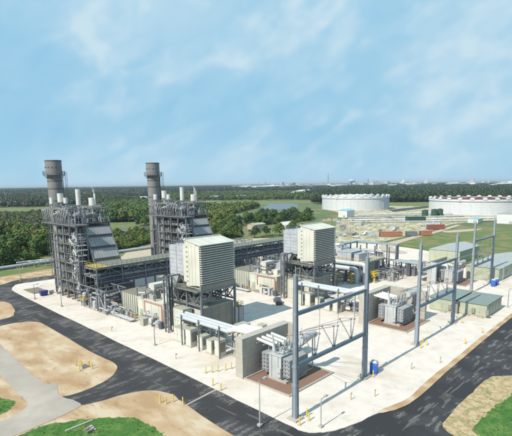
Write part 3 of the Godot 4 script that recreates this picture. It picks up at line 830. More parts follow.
	for k in 7:
		pp(t, "pipe", [M.steel_dark, M.steel, M.galv][k % 3], [vv(-4.6 + k * 1.4, 9.4, 3.9), vv(-4.6 + k * 1.4, 8.4 - (k % 3) * 0.5, 2.0), vv(-4.2 + k * 1.3, 8.4 - (k % 3) * 0.5, -6)], 0.25)
	return t

func make_tower() -> Node3D:
	var t := thing("cable_tower", "dark slim cable riser tower beside the nearer intake house", "tower", vv(61.6, 0.14, -87.2), "cable riser towers")
	for x in [-0.75, 0.75]:
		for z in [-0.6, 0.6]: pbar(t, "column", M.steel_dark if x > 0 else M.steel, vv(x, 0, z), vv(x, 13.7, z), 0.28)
	for k in 7: pbar(t, "rung_beam", M.steel, vv(-0.75, 1.6 + k * 1.9, 0.6), vv(0.75, 1.6 + k * 1.9, 0.6), 0.16)
	for k in 7: pbar(t, "rung_beam", M.steel, vv(-0.75, 1.6 + k * 1.9, -0.6), vv(-0.75, 1.6 + k * 1.9, 0.6), 0.16)
	pb(t, "cable_tray", M.steel_dark, vv(-0.45, 0.4, -0.1), vv(0.5, 13.5, 0.15))
	pbar(t, "arm", M.steel, vv(-0.75, 13.5, 0), vv(4.0, 13.5, 0), 0.3)
	pp(t, "conduit", M.galv, [vv(-0.2, 0.3, 0.35), vv(-0.2, 13.2, 0.35)], 0.12)
	return t

func make_turbine() -> Node3D:
	var t := thing("gas_turbine_enclosure", "cream gas turbine housing with a red pipe, behind the nearer intake house", "turbine housing", vv(67, 0.14, -97), "gas turbine housings")
	pb(t, "plinth", M.concrete, vv(-4.6, 0, -15.5), vv(6.4, 0.4, 6.2))
	var w := pb(t, "wall", M.cream, vv(-4.0, 0.4, -6.0), vv(5.5, 5.6, 5.6))
	pb(t, "roof", M.cream, vv(-4.2, 5.6, -6.2), vv(5.7, 5.85, 5.8))
	for z in [-3.6, 0.2, 3.4]: pb(w, "panel_seam", M.cream_dark, vv(-4.05, 0.5, z), vv(-4.0, 5.5, z + 0.08))
	for z in [-5.0, 1.2]: 
		var dd := pb(w, "door", M.cream_dark, vv(-4.07, 0.5, z), vv(-4.0, 2.8, z + 1.2))
		pb(dd, "handle", M.steel_dark, vv(-4.14, 1.5, z + 0.15), vv(-4.07, 1.7, z + 0.3))
	pp(t, "fire_pipe", M.red_pipe, [vv(-4.25, 0.4, 5.0), vv(-4.25, 5.3, 5.0), vv(-4.25, 5.3, -2.6), vv(-4.25, 2.2, -2.6)], 0.10)
	pp(t, "fire_pipe", M.red_pipe, [vv(-4.3, 0.4, 5.45), vv(-4.3, 4.6, 5.45)], 0.10)
	# vent hood and exhaust fan housings on the roof
	var hood := pb(t, "vent_hood", M.cream, vv(-2.6, 5.85, -2.6), vv(1.6, 9.6, -0.2))
	pb(hood, "hood_opening", M.taupe, vv(-2.2, 6.6, -0.2), vv(1.2, 8.8, -0.12))
	pb(t, "vent_hood", M.cream, vv(-1.8, 5.85, 1.6), vv(1.2, 7.4, 4.0))
	for x in [2.4, 4.0]: pc(t, "fan_housing", M.galv, vv(x, 5.85, -3.4), vv(x, 7.6, -3.4), 0.6)
	# ribbed exhaust-end enclosure with flat brown roof
	var rb := pb(t, "exhaust_enclosure", M.cream_dark, vv(-3.4, 0.4, -15), vv(4.4, 5.8, -6.0))
	for k in 9: pb(rb, "rib", M.cream, vv(-3.62, 0.4, -14.9 + k * 1.05), vv(-3.4, 5.8, -14.65 + k * 1.05))
	pb(rb, "roof", M.brown_roof, vv(-3.5, 5.8, -15.1), vv(4.5, 6.0, -6.2))
	pp(t, "pipe", M.galv, [vv(-4.4, 1.0, -14), vv(-4.4, 1.0, -7), vv(-4.4, 3.6, -7)], 0.22)
	for k in 4: pc(t, "small_tank", [M.galv, M.steel_dark][k % 2], vv(-5.4, 0.0, 1.8 + k * 1.5), vv(-5.4, 1.7, 1.8 + k * 1.5), 0.6)
	pb(t, "access_slab", M.taupe, vv(-5.5, 0.0, -3.2), vv(-4.2, 0.55, 1.0))
	return t

func make_generator() -> Node3D:
	var t := thing("generator_enclosure", "taupe generator housing below the louvres of the nearer intake house", "generator housing", vv(70.6, 0.14, -86.2), "generator housings")
	var w := pb(t, "wall", M.taupe, vv(-4.9, 0, -6.6), vv(4.9, 6.1, 6.6))
	pb(t, "roof", M.cream_dark, vv(-5.0, 6.1, -6.7), vv(5.0, 6.3, 6.7))
	for x in [-2.4, 0.1, 2.6]: pb(w, "panel_seam", M.taupe, vv(x, 0.2, 6.6), vv(x + 0.08, 6.0, 6.65))
	for k in 4: pb(w, "side_panel", M.cream, vv(-4.98, 0.6, -6.2 + k * 3.1), vv(-4.9, 5.6, -3.4 + k * 3.1))
	pb(t, "collector_box", M.cream, vv(-3.0, 6.3, -1.0), vv(2.0, 7.6, 3.4))
	return t

func cabinet(at: Vector3, s: Vector3, label: String, m: Material = null) -> Node3D:
	var t := thing("equipment_cabinet", label, "cabinet", at, "cabinets beside the generators")
	pb(t, "plinth", M.concrete, vv(-s.x / 2 - 0.15, 0, -s.z / 2 - 0.15), vv(s.x / 2 + 0.15, 0.22, s.z / 2 + 0.15))
	var b := pb(t, "body", m if m else M.cream, vv(-s.x / 2, 0.22, -s.z / 2), vv(s.x / 2, s.y, s.z / 2))
	pb(t, "top", M.cream_dark, vv(-s.x / 2 - 0.08, s.y, -s.z / 2 - 0.08), vv(s.x / 2 + 0.08, s.y + 0.1, s.z / 2 + 0.08))
	var k := maxi(1, int(s.z / 1.0))
	for i in k:
		var z0 := -s.z / 2 + s.z * i / k + 0.08
		var d := pb(b, "door", m if m else M.cream, vv(-s.x / 2 - 0.05, 0.4, z0), vv(-s.x / 2, s.y - 0.2, z0 + s.z / k - 0.16))
		pb(d, "handle", M.steel_dark, vv(-s.x / 2 - 0.1, s.y * 0.5, z0 + 0.1), vv(-s.x / 2 - 0.05, s.y * 0.5 + 0.25, z0 + 0.18))
	pb(b, "vent_grille", M.taupe, vv(-s.x / 2 + 0.2, s.y * 0.3, s.z / 2), vv(s.x / 2 - 0.2, s.y * 0.85, s.z / 2 + 0.05))
	return t

func make_bus() -> Node3D:
	var t := thing("bus_duct", "three white bus tubes running from the nearer generator to its blast wall", "bus duct", vv(59.8, 0.14, -70), "generator bus ducts")
	for x in [-1.3, 0.0, 1.3]:
		pp(t, "tube", M.bus_white, [vv(x, 6.1, -10), vv(x, 6.1, 7.2)], 0.42, 14)
		pp(t, "end_tube", M.white, [vv(x, 6.3, 7.0), vv(x, 6.9, 8.6), vv(x + 0.6, 6.9, 13.4)], 0.52, 14)
		pc(t, "collar", M.galv, vv(x, 6.1, 6.9), vv(x, 6.1, 7.2), 0.6, 14)
	for z in [-7.6, -1.8, 4.6]:
		for x in [-1.9, 1.9]: pbar(t, "leg", M.steel, vv(x, 0, z), vv(x, 6.9 if x < 0 else 5.6, z), 0.22)
		pbar(t, "cross_beam", M.steel, vv(-1.9, 5.5, z), vv(1.9, 5.5, z), 0.2, 0.25)
	for z in [9.4, 12.2]:
		for x in [-1.5, 2.0]: pbar(t, "leg", M.galv, vv(x, 0, z), vv(x, 6.2, z), 0.22)
		pbar(t, "cross_beam", M.galv, vv(-1.6, 6.2, z), vv(2.1, 6.2, z), 0.2)
	return t

func make_blast_wall(side: float, label: String) -> Node3D:
	var t := thing("blast_wall", label, "wall", vv(61, 0.14, -56), "transformer blast walls")
	var joints := 4
	for k in joints:
		var x0 := -6.8 + 13.6 * k / joints
		pb(t, "wall_panel", M.concrete, vv(x0 + 0.015, 0, -0.9), vv(x0 + 13.6 / joints - 0.015, 3.75, 0.9))
		pb(t, "wall_panel", M.concrete, vv(x0 + 0.015, 3.78, -0.9), vv(x0 + 13.6 / joints - 0.015, 7.5, 0.9))
	pb(t, "core", M.taupe, vv(-6.7, 0, -0.85), vv(6.7, 7.45, 0.85))
	for k in int(ceil(side / 3.2)):
		var z0 := 0.93 + 3.2 * k
		pb(t, "side_panel", M.concrete, vv(5.9, 0, z0 + 0.015), vv(6.8, 7.5, z0 + minf(3.2, side) - 0.015))
	return t

func make_pit(label: String, at: Vector3) -> Node3D:
	var t := thing("stone_bed", label, "stone bed", at, "red stone beds under transformers")
	pb(t, "stone_fill", M.red_stone, vv(-6.1, 0, -5), vv(6.3, 0.10, 5))
	for q in [[-6.4, -6.1, -5.3, 5.3], [6.3, 6.6, -5.3, 5.3]]: pb(t, "kerb", M.concrete, vv(q[0], 0, q[2]), vv(q[1], 0.28, q[3]))
	pb(t, "kerb", M.concrete, vv(-6.1, 0, 5.0), vv(6.3, 0.28, 5.3)); pb(t, "kerb", M.concrete, vv(-6.1, 0, -5.3), vv(6.3, 0.28, -5.0))
	return t

func insulator(a: Acc, p: Vector3, q: Vector3, r: float, n: int) -> void:
	a.cyl(p, q, r * 0.45, r * 0.4, 8)
	for i in n:
		var c := p.lerp(q, (i + 0.5) / n)
		var d := (q - p).normalized() * ((q - p).length() / n * 0.28)
		a.cyl(c - d, c + d, r, r * 0.6, 10)

func make_trafo(label: String, at: Vector3) -> Node3D:
	var t := thing("power_transformer", label, "transformer", at, "power transformers")
	pb(t, "plinth", M.concrete, vv(-3.0, 0, -1.7), vv(3.0, 0.4, 2.6))
	var k := pb(t, "tank", M.trafo, vv(-2.9, 0.4, -1.5), vv(2.9, 4.6, 1.4))
	pb(k, "cover", M.trafo, vv(-3.05, 4.6, -1.65), vv(3.05, 4.8, 1.55))
	for x in [-2.0, -0.7, 0.7, 2.0]: pb(k, "rib", M.trafo, vv(x, 0.6, 1.4), vv(x + 0.18, 4.5, 1.55))
	for z in [-0.9, 0.6]: pb(k, "rib", M.trafo, vv(-3.05, 0.6, z), vv(-2.9, 4.5, z + 0.14))
	pb(t, "control_box", M.trafo, vv(-3.4, 1.0, 0.9), vv(-2.95, 2.7, 1.6))
	# radiator banks of thin plates, each with fans on its end
	for s in [-1.0, 1.0]:
		var bank := Acc.new()
		for i in 15:
			bank.box(vv(-2.7 + i * 0.36, 2.8, s * 2.5), vv(0.1, 3.5, 1.5))
		bank.cyl(vv(-2.9, 4.4, s * 2.3), vv(2.6, 4.4, s * 2.3), 0.14, 0.14, 8); bank.cyl(vv(-2.9, 1.3, s * 2.3), vv(2.6, 1.3, s * 2.3), 0.14, 0.14, 8)
		var rd := part(t, "radiator_bank", bank, M.radiator)
		for i in 5:
			for q in [-0.42, 0.42]:
				var y := 1.4 + i * 0.72
				pc(rd, "fan", M.galv, vv(-2.98, y, s * 2.5 + q * 0.9), vv(-2.82, y, s * 2.5 + q * 0.9), 0.30, 12)
				pc(rd, "fan_hole", M.steel, vv(-3.01, y, s * 2.5 + q * 0.9), vv(-2.98, y, s * 2.5 + q * 0.9), 0.2, 10)
	# conservator on its stand
	var co := Acc.new()
	co.cyl(vv(1.4, 7.0, 2.2), vv(5.8, 7.0, 2.2), 0.72, 0.72, 18)
	var cn := part(t, "conservator", co, M.trafo)
	for x in [1.9, 3.0, 5.2]: pbar(cn, "stand", M.trafo, vv(minf(x, 2.8), 5.1, 1.4), vv(x, 6.4, 2.2), 0.16)
	pc(cn, "end_cap", M.radiator, vv(5.8, 7.0, 2.2), vv(5.9, 7.0, 2.2), 0.6, 16)
	pbar(cn, "stand", M.trafo, vv(5.2, 0.5, 2.2), vv(5.2, 6.4, 2.2), 0.18)
	# bushings
	for x in [-1.9, 0.0, 1.9]:
		var h := Acc.new()
		h.cyl(vv(x, 4.8, 0.9), vv(x + 0.1, 5.6, 1.0), 0.3, 0.26, 12)
		var hb2 := part(t, "bushing", h, M.trafo)
		var ins := Acc.new()
		insulator(ins, vv(x + 0.1, 5.6, 1.0), vv(x + 0.45, 8.2, 1.7), 0.19, 12)
		part(hb2, "porcelain", ins, M.radiator)
		pc(hb2, "terminal", M.galv, vv(x + 0.45, 8.4, 1.7), vv(x + 0.5, 8.8, 1.8), 0.08, 8)
		pc(t, "surge_arrester", M.galv, vv(x + 0.8, 4.8, 1.3), vv(x + 0.8, 7.0, 1.3), 0.11, 8)
	pc(t, "oil_pipe", M.trafo, vv(-2.3, 4.8, -0.5), vv(-2.6, 8.2, -0.9), 0.24, 10, 0.15)
	for x in [-2.4, -1.1, 0.2, 1.5]:
		pp(t, "bus_tube", M.white, [vv(x, 6.5, -4.7), vv(x + 0.1, 6.1, -0.8), vv(x + 0.1, 4.8, -0.8)], 0.3, 12)
	for z in [-4.4, -2.8]: pbar(t, "tube_rest", M.galv, vv(-3.0, 5.9, z), vv(2.2, 5.9, z), 0.14)
	for k2 in 9:
		pp(t, "pipe", [M.galv, M.steel][k2 % 2], [vv(-2.7 + k2 * 0.62, 4.8, 0.2), vv(-2.7 + k2 * 0.62, 5.3 + (k2 % 3) * 0.3, 0.2), vv(-2.4 + k2 * 0.62, 5.3 + (k2 % 3) * 0.3, 1.5)], 0.07, 6)
	for k2 in 5: pb(t, "junction_box", [M.galv, M.trafo, M.steel][k2 % 3], vv(-2.6 + k2 * 1.1, 4.8, -0.9 + (k2 % 2) * 0.6), vv(-2.1 + k2 * 1.1, 5.3 + (k2 % 3) * 0.2, -0.4 + (k2 % 2) * 0.6))
	rail(t, M.galv, [vv(-2.9, 4.8, -1.5), vv(2.9, 4.8, -1.5)])
	pb(t, "warning_plate", M.red_pipe, vv(-3.45, 1.6, 1.1), vv(-3.4, 1.9, 1.4))
	return t

func make_portal(label: String, at: Vector3, spanx: float) -> Node3D:
	var t := thing("line_portal", label, "gantry", at, "steel line portals")
	for x in [0.0, spanx]:
		var a := Acc.new()
		a.hexa([vv(x - 0.36, 0.25, 0.34), vv(x + 0.36, 0.25, 0.34), vv(x + 0.36, 0.25, -0.34), vv(x - 0.36, 0.25, -0.34), vv(x - 0.22, 22, 0.2), vv(x + 0.22, 22, 0.2), vv(x + 0.22, 22, -0.2), vv(x - 0.22, 22, -0.2)])
		var po := part(t, "post", a, M.portal)
		pb(po, "footing", M.concrete, vv(x - 1.0, 0, -0.9), vv(x + 1.0, 0.25, 0.9))
		# flanges that leave a groove down each face
		for s in [-1.0, 1.0]:
			pbar(po, "flange", M.portal, vv(x + s * 0.30, 0.25, 0.36), vv(x + s * 0.18, 22, 0.22), 0.14, 0.07)
			pbar(po, "flange", M.portal, vv(x - 0.38, 0.25, s * 0.28), vv(x - 0.24, 22, s * 0.15), 0.07, 0.13)
		for y in [5.4, 8.3, 12.2, 16.2]: pb(po, "splice_plate", M.portal, vv(x - 0.43 + y * 0.007, y - 0.25, -0.42 + y * 0.0065), vv(x + 0.43 - y * 0.007, y + 0.25, 0.42 - y * 0.0065))
		pc(po, "spike", M.galv, vv(x, 22, 0), vv(x, 23.2, 0), 0.05, 6)
	for y in [8.3, 16.2]:
		var b := Acc.new()
		b.box(vv(spanx / 2, y + 0.22, 0), vv(spanx - 0.5, 0.1, 0.46)); b.box(vv(spanx / 2, y - 0.22, 0), vv(spanx - 0.5, 0.1, 0.46))
		b.box(vv(spanx / 2, y, 0), vv(spanx - 0.5, 0.36, 0.24))
		part(t, "cross_beam", b, M.portal)
	return t

func strings(label: String, at: Vector3, spanx: float) -> Node3D:
	# strain insulators on the lower beam with the droppers to the transformer
	var t := thing("insulator_set", label, "insulators", at, "insulators on the line portals")
	for k in 3:
		var x := spanx * (0.24 + 0.26 * k)
		for q in [[-1.6, 3.9, -1.6], [0.3, 3.7, -0.3], [2.2, 3.2, -0.6]]:
			var top := vv(x + q[0], 8.7 + q[1], q[2])
			var ins := Acc.new()
			var a := vv(x + q[0] * 0.12, 8.7, 0)
			insulator(ins, a, a.lerp(top, 0.82), 0.11, 12)
			var o := part(t, "insulator_rod", ins, M.radiator)
			var cp := Acc.new()
			cp.ball(a.lerp(top, 0.86), vv(0.17, 0.17, 0.17), 8, 6); cp.ball(a.lerp(top, 0.02), vv(0.15, 0.15, 0.15), 8, 6)
			part(o, "end_fitting", cp, M.porcelain)
			pp(t, "conductor", M.wire, [a.lerp(top, 0.86), vv(9.6 + k * 1.9 - 0.4, 8.6, -8.8)], 0.03, 5)
		pp(t, "conductor", M.wire, [vv(x - 1.5, 12.2, -1.4), vv(x + 0.3, 12.0, -0.4), vv(x + 2.0, 11.6, -0.6), vv(x + 1.2, 16.0, 0)], 0.03, 5)
	return t

func build_trains() -> void:
	var S := 42.6
	var st := make_stack()
	copy(st, st.position + vv(39.8, 0, 0.6), "grey exhaust stack of the second boiler, right of the taller one")
	st.set_meta("label", "leftmost tall grey exhaust stack with a ring platform")
	var bo := make_boiler()
	copy(bo, bo.position + vv(39.8, 0, 0.6), "dark grey boiler in a steel frame directly behind the nearer cream intake house")
	var fh := make_filter_house()
	copy(fh, fh.position + vv(43.0, 0, 0.3), "cream air intake house with grey louvres, the one farther right")
	var to := make_tower()
	copy(to, to.position + vv(S, 0, 0), "dark slim cable riser tower left of the farther intake house")
	var gt := make_turbine()
	copy(gt, gt.position + vv(S, 0, 0), "cream gas turbine housing with a red pipe, left of the farther intake house")
	var ge := make_generator()
	copy(ge, ge.position + vv(S, 0, 0), "taupe generator housing below the louvres of the farther intake house")
	var bd := make_bus()
	copy(bd, bd.position + vv(S, 0, 0), "three white bus tubes running behind the upper beam of the nearest portal")
	make_blast_wall(1.2, "beige concrete wall behind the nearest transformer")
	make_blast_wall(9.6, "beige concrete corner wall around the middle transformer").position += vv(S, 0, 0)
	make_pit("red stone bed in a kerb under the nearest transformer", vv(60.7, 0.14, -49.7))
	make_pit("red stone bed under the middle transformer", vv(60.7 + S + 0.4, 0.14, -49.7))
	var tf := make_trafo("pale grey power transformer nearest the camera, behind the front portal post", vv(60.6, 0.24, -50.4))
	copy(tf, tf.position + vv(S + 0.4, 0, 0), "pale grey power transformer in the middle, between two portals")
	# cabinets
	var defs := [[60.1, -79.6, 3.0, 3.2, 3.8, "long low cream cabinet at the left end of the row"], [59.4, -75.7, 2.6, 3.9, 1.8, "tall cream cabinet, second in the row"], [60.1, -72.9, 2.2, 2.7, 1.6, "small cream cabinet, third in the row"], [59.5, -69.2, 2.2, 2.9, 1.6, "cream cabinet, fourth in the row under the bus tubes"], [59.2, -66.6, 1.8, 3.5, 1.5, "narrow cream cabinet nearest the concrete wall end"], [63.6, -84.8, 2.6, 6.0, 4.2, "tallest cream cabinet, against the intake house stilts"]]
	for d in defs:
		cabinet(vv(d[0], 0.14, d[1]), vv(d[2], d[3], d[4]), d[5] + " beside the nearer generator")
		cabinet(vv(d[0] + S, 0.14, d[1]), vv(d[2], d[3], d[4]), d[5] + " beside the farther generator")
	for k in 2:
		var o := vv(k * S, 0, 0)
		var w: String = ["nearer", "farther"][k]
		gas_skid(vv(61.4, 0.14, -119) + o, "pump and valve skid with pale vessels in front of the %s boiler" % w, 70 + k)
		fuel_skid(vv(61.0, 0.14, -106) + o, "low pipe skid on the gravel beside the %s turbine housing" % w, 80 + k)
		cabinet(vv(71.5, 0.14, -72.5) + o, vv(3.0, 2.6, 2.4), "low cream cabinet in the shade right of the %s bus tubes" % w)
		cabinet(vv(75.6, 0.14, -70.0) + o, vv(1.6, 2.0, 1.6), "small cream box right of the %s generator" % w)
		clutter(vv(61.8, 0.14, -95.5) + o, vv(2.2, 3.2, 7), 12, "tangle of small pipes and boxes below the %s turbine housing's red pipe" % w, 210 + k)
		clutter(vv(80.5, 0.14, -103) + o, vv(9, 4.2, 16), 34, "dense pipework and pumps right of the %s turbine housing" % w, 220 + k)
		clutter(vv(88, 0.14, -112) + o, vv(10, 5.0, 12), 30, "dense pipework in front of the %s pipe bridge" % w, 230 + k)
		clutter(vv(62.6, 0.14, -63.5) + o, vv(4, 3.0, 6), 16, "small grey gear under the %s bus tubes' end" % w, 240 + k)
		clutter(vv(64.6, 0.14, -75.0) + o, vv(4, 3.6, 8), 18, "pipes and boxes behind the %s row of cabinets" % w, 250 + k)
		clutter(vv(66, 5.9, -99) + o, vv(6, 2.6, 8), 16, "pale pipes and hoods on the %s turbine housing's roof" % w, 260 + k)
		clutter(vv(60.6, 0.14, -111) + o, vv(3, 2.4, 7), 14, "low valves and pipes on the gravel left of the %s ribbed enclosure" % w, 270 + k)
		valve_deck(vv(76.6, 0.14, -79.6) + o, "small yellow-railed platform at the right of the %s intake house" % w)

func clutter(at: Vector3, s: Vector3, n: int, label: String, sd: int) -> void:
	var t := thing("process_equipment", label, "pipework", at, "small process equipment")
	var r := RandomNumberGenerator.new()
	r.seed = sd
	pb(t, "slab", M.concrete, vv(-s.x / 2, 0, -s.z / 2), vv(s.x / 2, 0.12, s.z / 2))
	for i in n:
		var x := r.randf_range(-0.45, 0.45) * s.x
		var z := r.randf_range(-0.45, 0.45) * s.z
		var h := s.y * r.randf_range(0.35, 1.0)
		var m: Material = [M.galv, M.cream, M.steel, M.casing_light, M.trafo, M.cream_dark][r.randi() % 6]
		var k := r.randi() % 5
		if k == 0:
			var w := r.randf_range(0.5, 1.1)
			pb(t, "box", m, vv(x - w, 0.12, z - w * 0.7), vv(x + w, h * 0.8, z + w * 0.7))
		elif k == 1:
			pc(t, "vessel", m, vv(x, 0.12, z), vv(x, h, z), r.randf_range(0.3, 0.7), 12)
		elif k == 2:
			pc(t, "pump", m, vv(x, 0.8, z), vv(x, 0.8, z + 1.4), 0.4, 10)
			pp(t, "pipe", M.galv, [vv(x, 0.8, z), vv(x, h, z), vv(x + 1.5, h, z)], 0.13)
		else:
			var y := h
			pp(t, "pipe", m, [vv(x, 0.12, z), vv(x, y, z), vv(x, y, clampf(z + r.randf_range(-4, 4), -s.z / 2, s.z / 2)), vv(clampf(x + r.randf_range(-3, 3), -s.x / 2, s.x / 2), y, z)], r.randf_range(0.08, 0.2))
	if s.x > 5.0:
		for x in [-s.x / 2, 0.0, s.x / 2]:
			for z in [-s.z / 2, 0.0, s.z / 2]: pbar(t, "post", M.steel, vv(x, 0.12, z), vv(x, s.y, z), 0.22)
			pbar(t, "beam", M.steel, vv(x, s.y, -s.z / 2), vv(x, s.y, s.z / 2), 0.2, 0.28)
		for z in [-s.z / 2, 0.0, s.z / 2]: pbar(t, "beam", M.steel, vv(-s.x / 2, s.y, z), vv(s.x / 2, s.y, z), 0.2, 0.28)

func gas_skid(at: Vector3, label: String, sd: int) -> void:
	var t := thing("pump_skid", label, "pump skid", at, "pump skids")
	var r := RandomNumberGenerator.new()
	r.seed = sd
	pb(t, "base", M.concrete, vv(-3, 0, -7.5), vv(4, 0.3, 7.5))
	for k in 5:
		var z := -6.6 + k * 2.9
		var x := r.randf_range(-2.4, -1.2)
		var h := r.randf_range(2.2, 4.2)
		var q := Acc.new()
		q.cyl(vv(x, 0.3, z), vv(x, h, z), 0.65, 0.65, 14); q.ball(vv(x, h, z), vv(0.65, 0.35, 0.65), 12, 6)
		part(t, "vessel", q, [M.galv, M.casing_light, M.trafo][k % 3])
	for k in 4:
		var z := -5.0 + k * 3.3
		pc(t, "pump", M.steel, vv(0.2, 0.9, z), vv(1.9, 0.9, z), 0.45, 12)
		pb(t, "motor_base", M.steel_dark, vv(0, 0.3, z - 0.5), vv(2.2, 0.5, z + 0.5))
	for z in [-7.2, -2.4, 2.4, 7.2]:
		for x in [-2.8, 3.6]: pbar(t, "post", M.steel, vv(x, 0.3, z), vv(x, 6.6, z), 0.25)
		pbar(t, "beam", M.steel, vv(-2.8, 6.5, z), vv(3.6, 6.5, z), 0.22, 0.3)
		pbar(t, "beam", M.steel, vv(-2.8, 3.6, z), vv(3.6, 3.6, z), 0.18, 0.24)
	for x in [-2.8, 3.6]:
		pbar(t, "beam", M.steel, vv(x, 6.5, -7.2), vv(x, 6.5, 7.2), 0.22, 0.3)
		pbar(t, "brace", M.galv, vv(x, 0.4, -7.2), vv(x, 6.4, -2.4), 0.16)
		pbar(t, "brace", M.galv, vv(x, 6.4, 2.4), vv(x, 0.4, 7.2), 0.16)
	for k in 14:
		var z := r.randf_range(-7, 7)
		var y := r.randf_range(1.0, 6.2)
		var x := r.randf_range(-3.0, 0)
		pp(t, "pipe", [M.galv, M.casing_light, M.steel][k % 3], [vv(x, 0.3, z), vv(x, y, z), vv(x, y, z + r.randf_range(-4, 4)), vv(3.0, y, z)], r.randf_range(0.1, 0.25))
	pb(t, "valve_deck", M.yellow_dull, vv(-3.2, 2.2, -7.4), vv(-1.2, 2.32, -4.6))
	rail(t, M.yellow, [vv(-3.2, 2.32, -7.4), vv(-3.2, 2.32, -4.6), vv(-1.2, 2.32, -4.6)])

func fuel_skid(at: Vector3, label: String, sd: int) -> void:
	var t := thing("pipe_skid", label, "pipe skid", at, "low pipe skids")
	var r := RandomNumberGenerator.new()
	r.seed = sd
	pb(t, "base", M.concrete, vv(-1.8, 0, -6), vv(1.6, 0.2, 5))
	for k in 3: pp(t, "pipe", M.bus_white if k == 1 else M.galv, [vv(-1.6 + k * 0.5, 0.6, -7.5), vv(-1.6 + k * 0.5, 0.6, 5.6)], 0.17)
	for k in 8:
		var z := -5.5 + k * 1.3
		pp(t, "riser", [M.galv, M.yellow_dull, M.casing_light][k % 3], [vv(0.4, 0.2, z), vv(0.4, r.randf_range(1.0, 2.4), z), vv(1.5, 1.4, z)], 0.13)
	for k in 4:
		pc(t, "valve", [M.red_pipe, M.steel, M.galv][k % 3], vv(0.0, 0.6, -4 + k * 2.4), vv(0.0, 1.7, -4 + k * 2.4), 0.3, 10)
	for z in [-5, 0, 4.6]: pb(t, "saddle", M.concrete, vv(-1.9, 0.2, z), vv(-0.2, 0.45, z + 0.3))

func valve_deck(at: Vector3, label: String) -> void:
	var t := thing("valve_platform", label, "platform", at, "yellow railed platforms")
	for x in [0.0, 1.4]:
		for z in [-0.9, 0.9]: pbar(t, "post", M.steel, vv(x, 0, z), vv(x, 4.6, z), 0.16)
	pb(t, "deck", M.grating, vv(-0.1, 4.4, -1.0), vv(1.5, 4.55, 1.0))
	rail(t, M.yellow, [vv(0, 4.55, -0.9), vv(1.4, 4.55, -0.9), vv(1.4, 4.55, 0.9), vv(0, 4.55, 0.9)])
	ladder(t, M.steel, vv(1.5, 0.1, 0), vv(1.5, 5.4, 0), vv(0, 0, 0.5))
	pb(t, "control_panel", M.yellow_dull, vv(0.2, 4.55, -0.7), vv(0.8, 5.5, -0.1))

func rack(called: String, label: String, x0: float, x1: float, z0: float, z1: float, deck: float, low: float, bays: int, sd: int, yellow := true) -> Node3D:
	var t := thing(called, label, "pipe rack", vv(x0, 0.14, (z0 + z1) / 2), "pipe racks")
	var r := RandomNumberGenerator.new()
	r.seed = sd
	var L := x1 - x0
	var hz := absf(z1 - z0) / 2
	for i in bays + 1:
		var x := L * i / bays
		for s in [-hz, hz]: pbar(t, "column", M.steel, vv(x, 0, s), vv(x, deck - 0.2, s), 0.36)
		for y in [low, deck - 0.4]: pbar(t, "cross_beam", M.steel, vv(x, y, -hz), vv(x, y, hz), 0.24, 0.35)
	for s in [-hz, hz]:
		pbar(t, "chord", M.steel, vv(-0.2, low, s), vv(L + 0.2, low, s), 0.26, 0.4)
		pbar(t, "chord", M.steel, vv(-0.2, deck - 0.3, s), vv(L + 0.2, deck - 0.3, s), 0.26, 0.4)
		for i in bays:
			var xa := L * i / bays
			var xb := L * (i + 0.5) / bays
			var xc := L * (i + 1.0) / bays
			pbar(t, "diagonal", M.steel, vv(xa, low, s), vv(xb, deck - 0.4, s), 0.18)
			pbar(t, "diagonal", M.steel, vv(xb, deck - 0.4, s), vv(xc, low, s), 0.2)
			pbar(t, "hanger", M.steel, vv(xb, low, s), vv(xb, deck - 0.4, s), 0.14)
	for k in 6:
		pp(t, "pipe", [M.galv, M.casing_light, M.steel_dark][k % 3], [vv(-0.5, low + 0.5, -hz + 0.5 + k * (2 * hz - 1) / 5.0), vv(L + 0.5, low + 0.5, -hz + 0.5 + k * (2 * hz - 1) / 5.0)], r.randf_range(0.15, 0.32))
	for k in 4:
		pp(t, "pipe", [M.steel, M.galv][k % 2], [vv(-0.5, low + 2.4, -hz + 0.7 + k * 1.0), vv(L + 0.5, low + 2.4, -hz + 0.7 + k * 1.0)], 0.16)
	var n := bays * 2
	for i in n: pb(t, "deck_panel", M.grating if i > 0 or not yellow else M.yellow_dull, vv(L * i / n + 0.02, deck, -hz - 0.3), vv(L * (i + 1) / n - 0.02, deck + 0.14, hz + 0.3))
	rail(t, M.steel, [vv(0, deck + 0.14, hz + 0.25), vv(L, deck + 0.14, hz + 0.25)])
	rail(t, M.yellow_dull if yellow else M.steel, [vv(0, deck + 0.14, hz + 0.25), vv(0, deck + 0.14, -hz - 0.25), vv(L * 0.3, deck + 0.14, -hz - 0.25)])
	# cable troughs seen below the deck
	for k in 3: pb(t, "cable_trough", M.steel_dark if k != 1 else M.steel, vv(0, low - 2.2 + k * 0.6, hz - 1.8 + k * 0.3), vv(L, low - 1.75 + k * 0.6, hz + 0.1 - k * 0.12))
	for k in int(L / 4): pbar(t, "trough_rib", M.steel, vv(1 + k * 4, low - 2.3, hz + 0.25), vv(1 + k * 4, low - 0.25, hz + 0.25), 0.12)
	return t

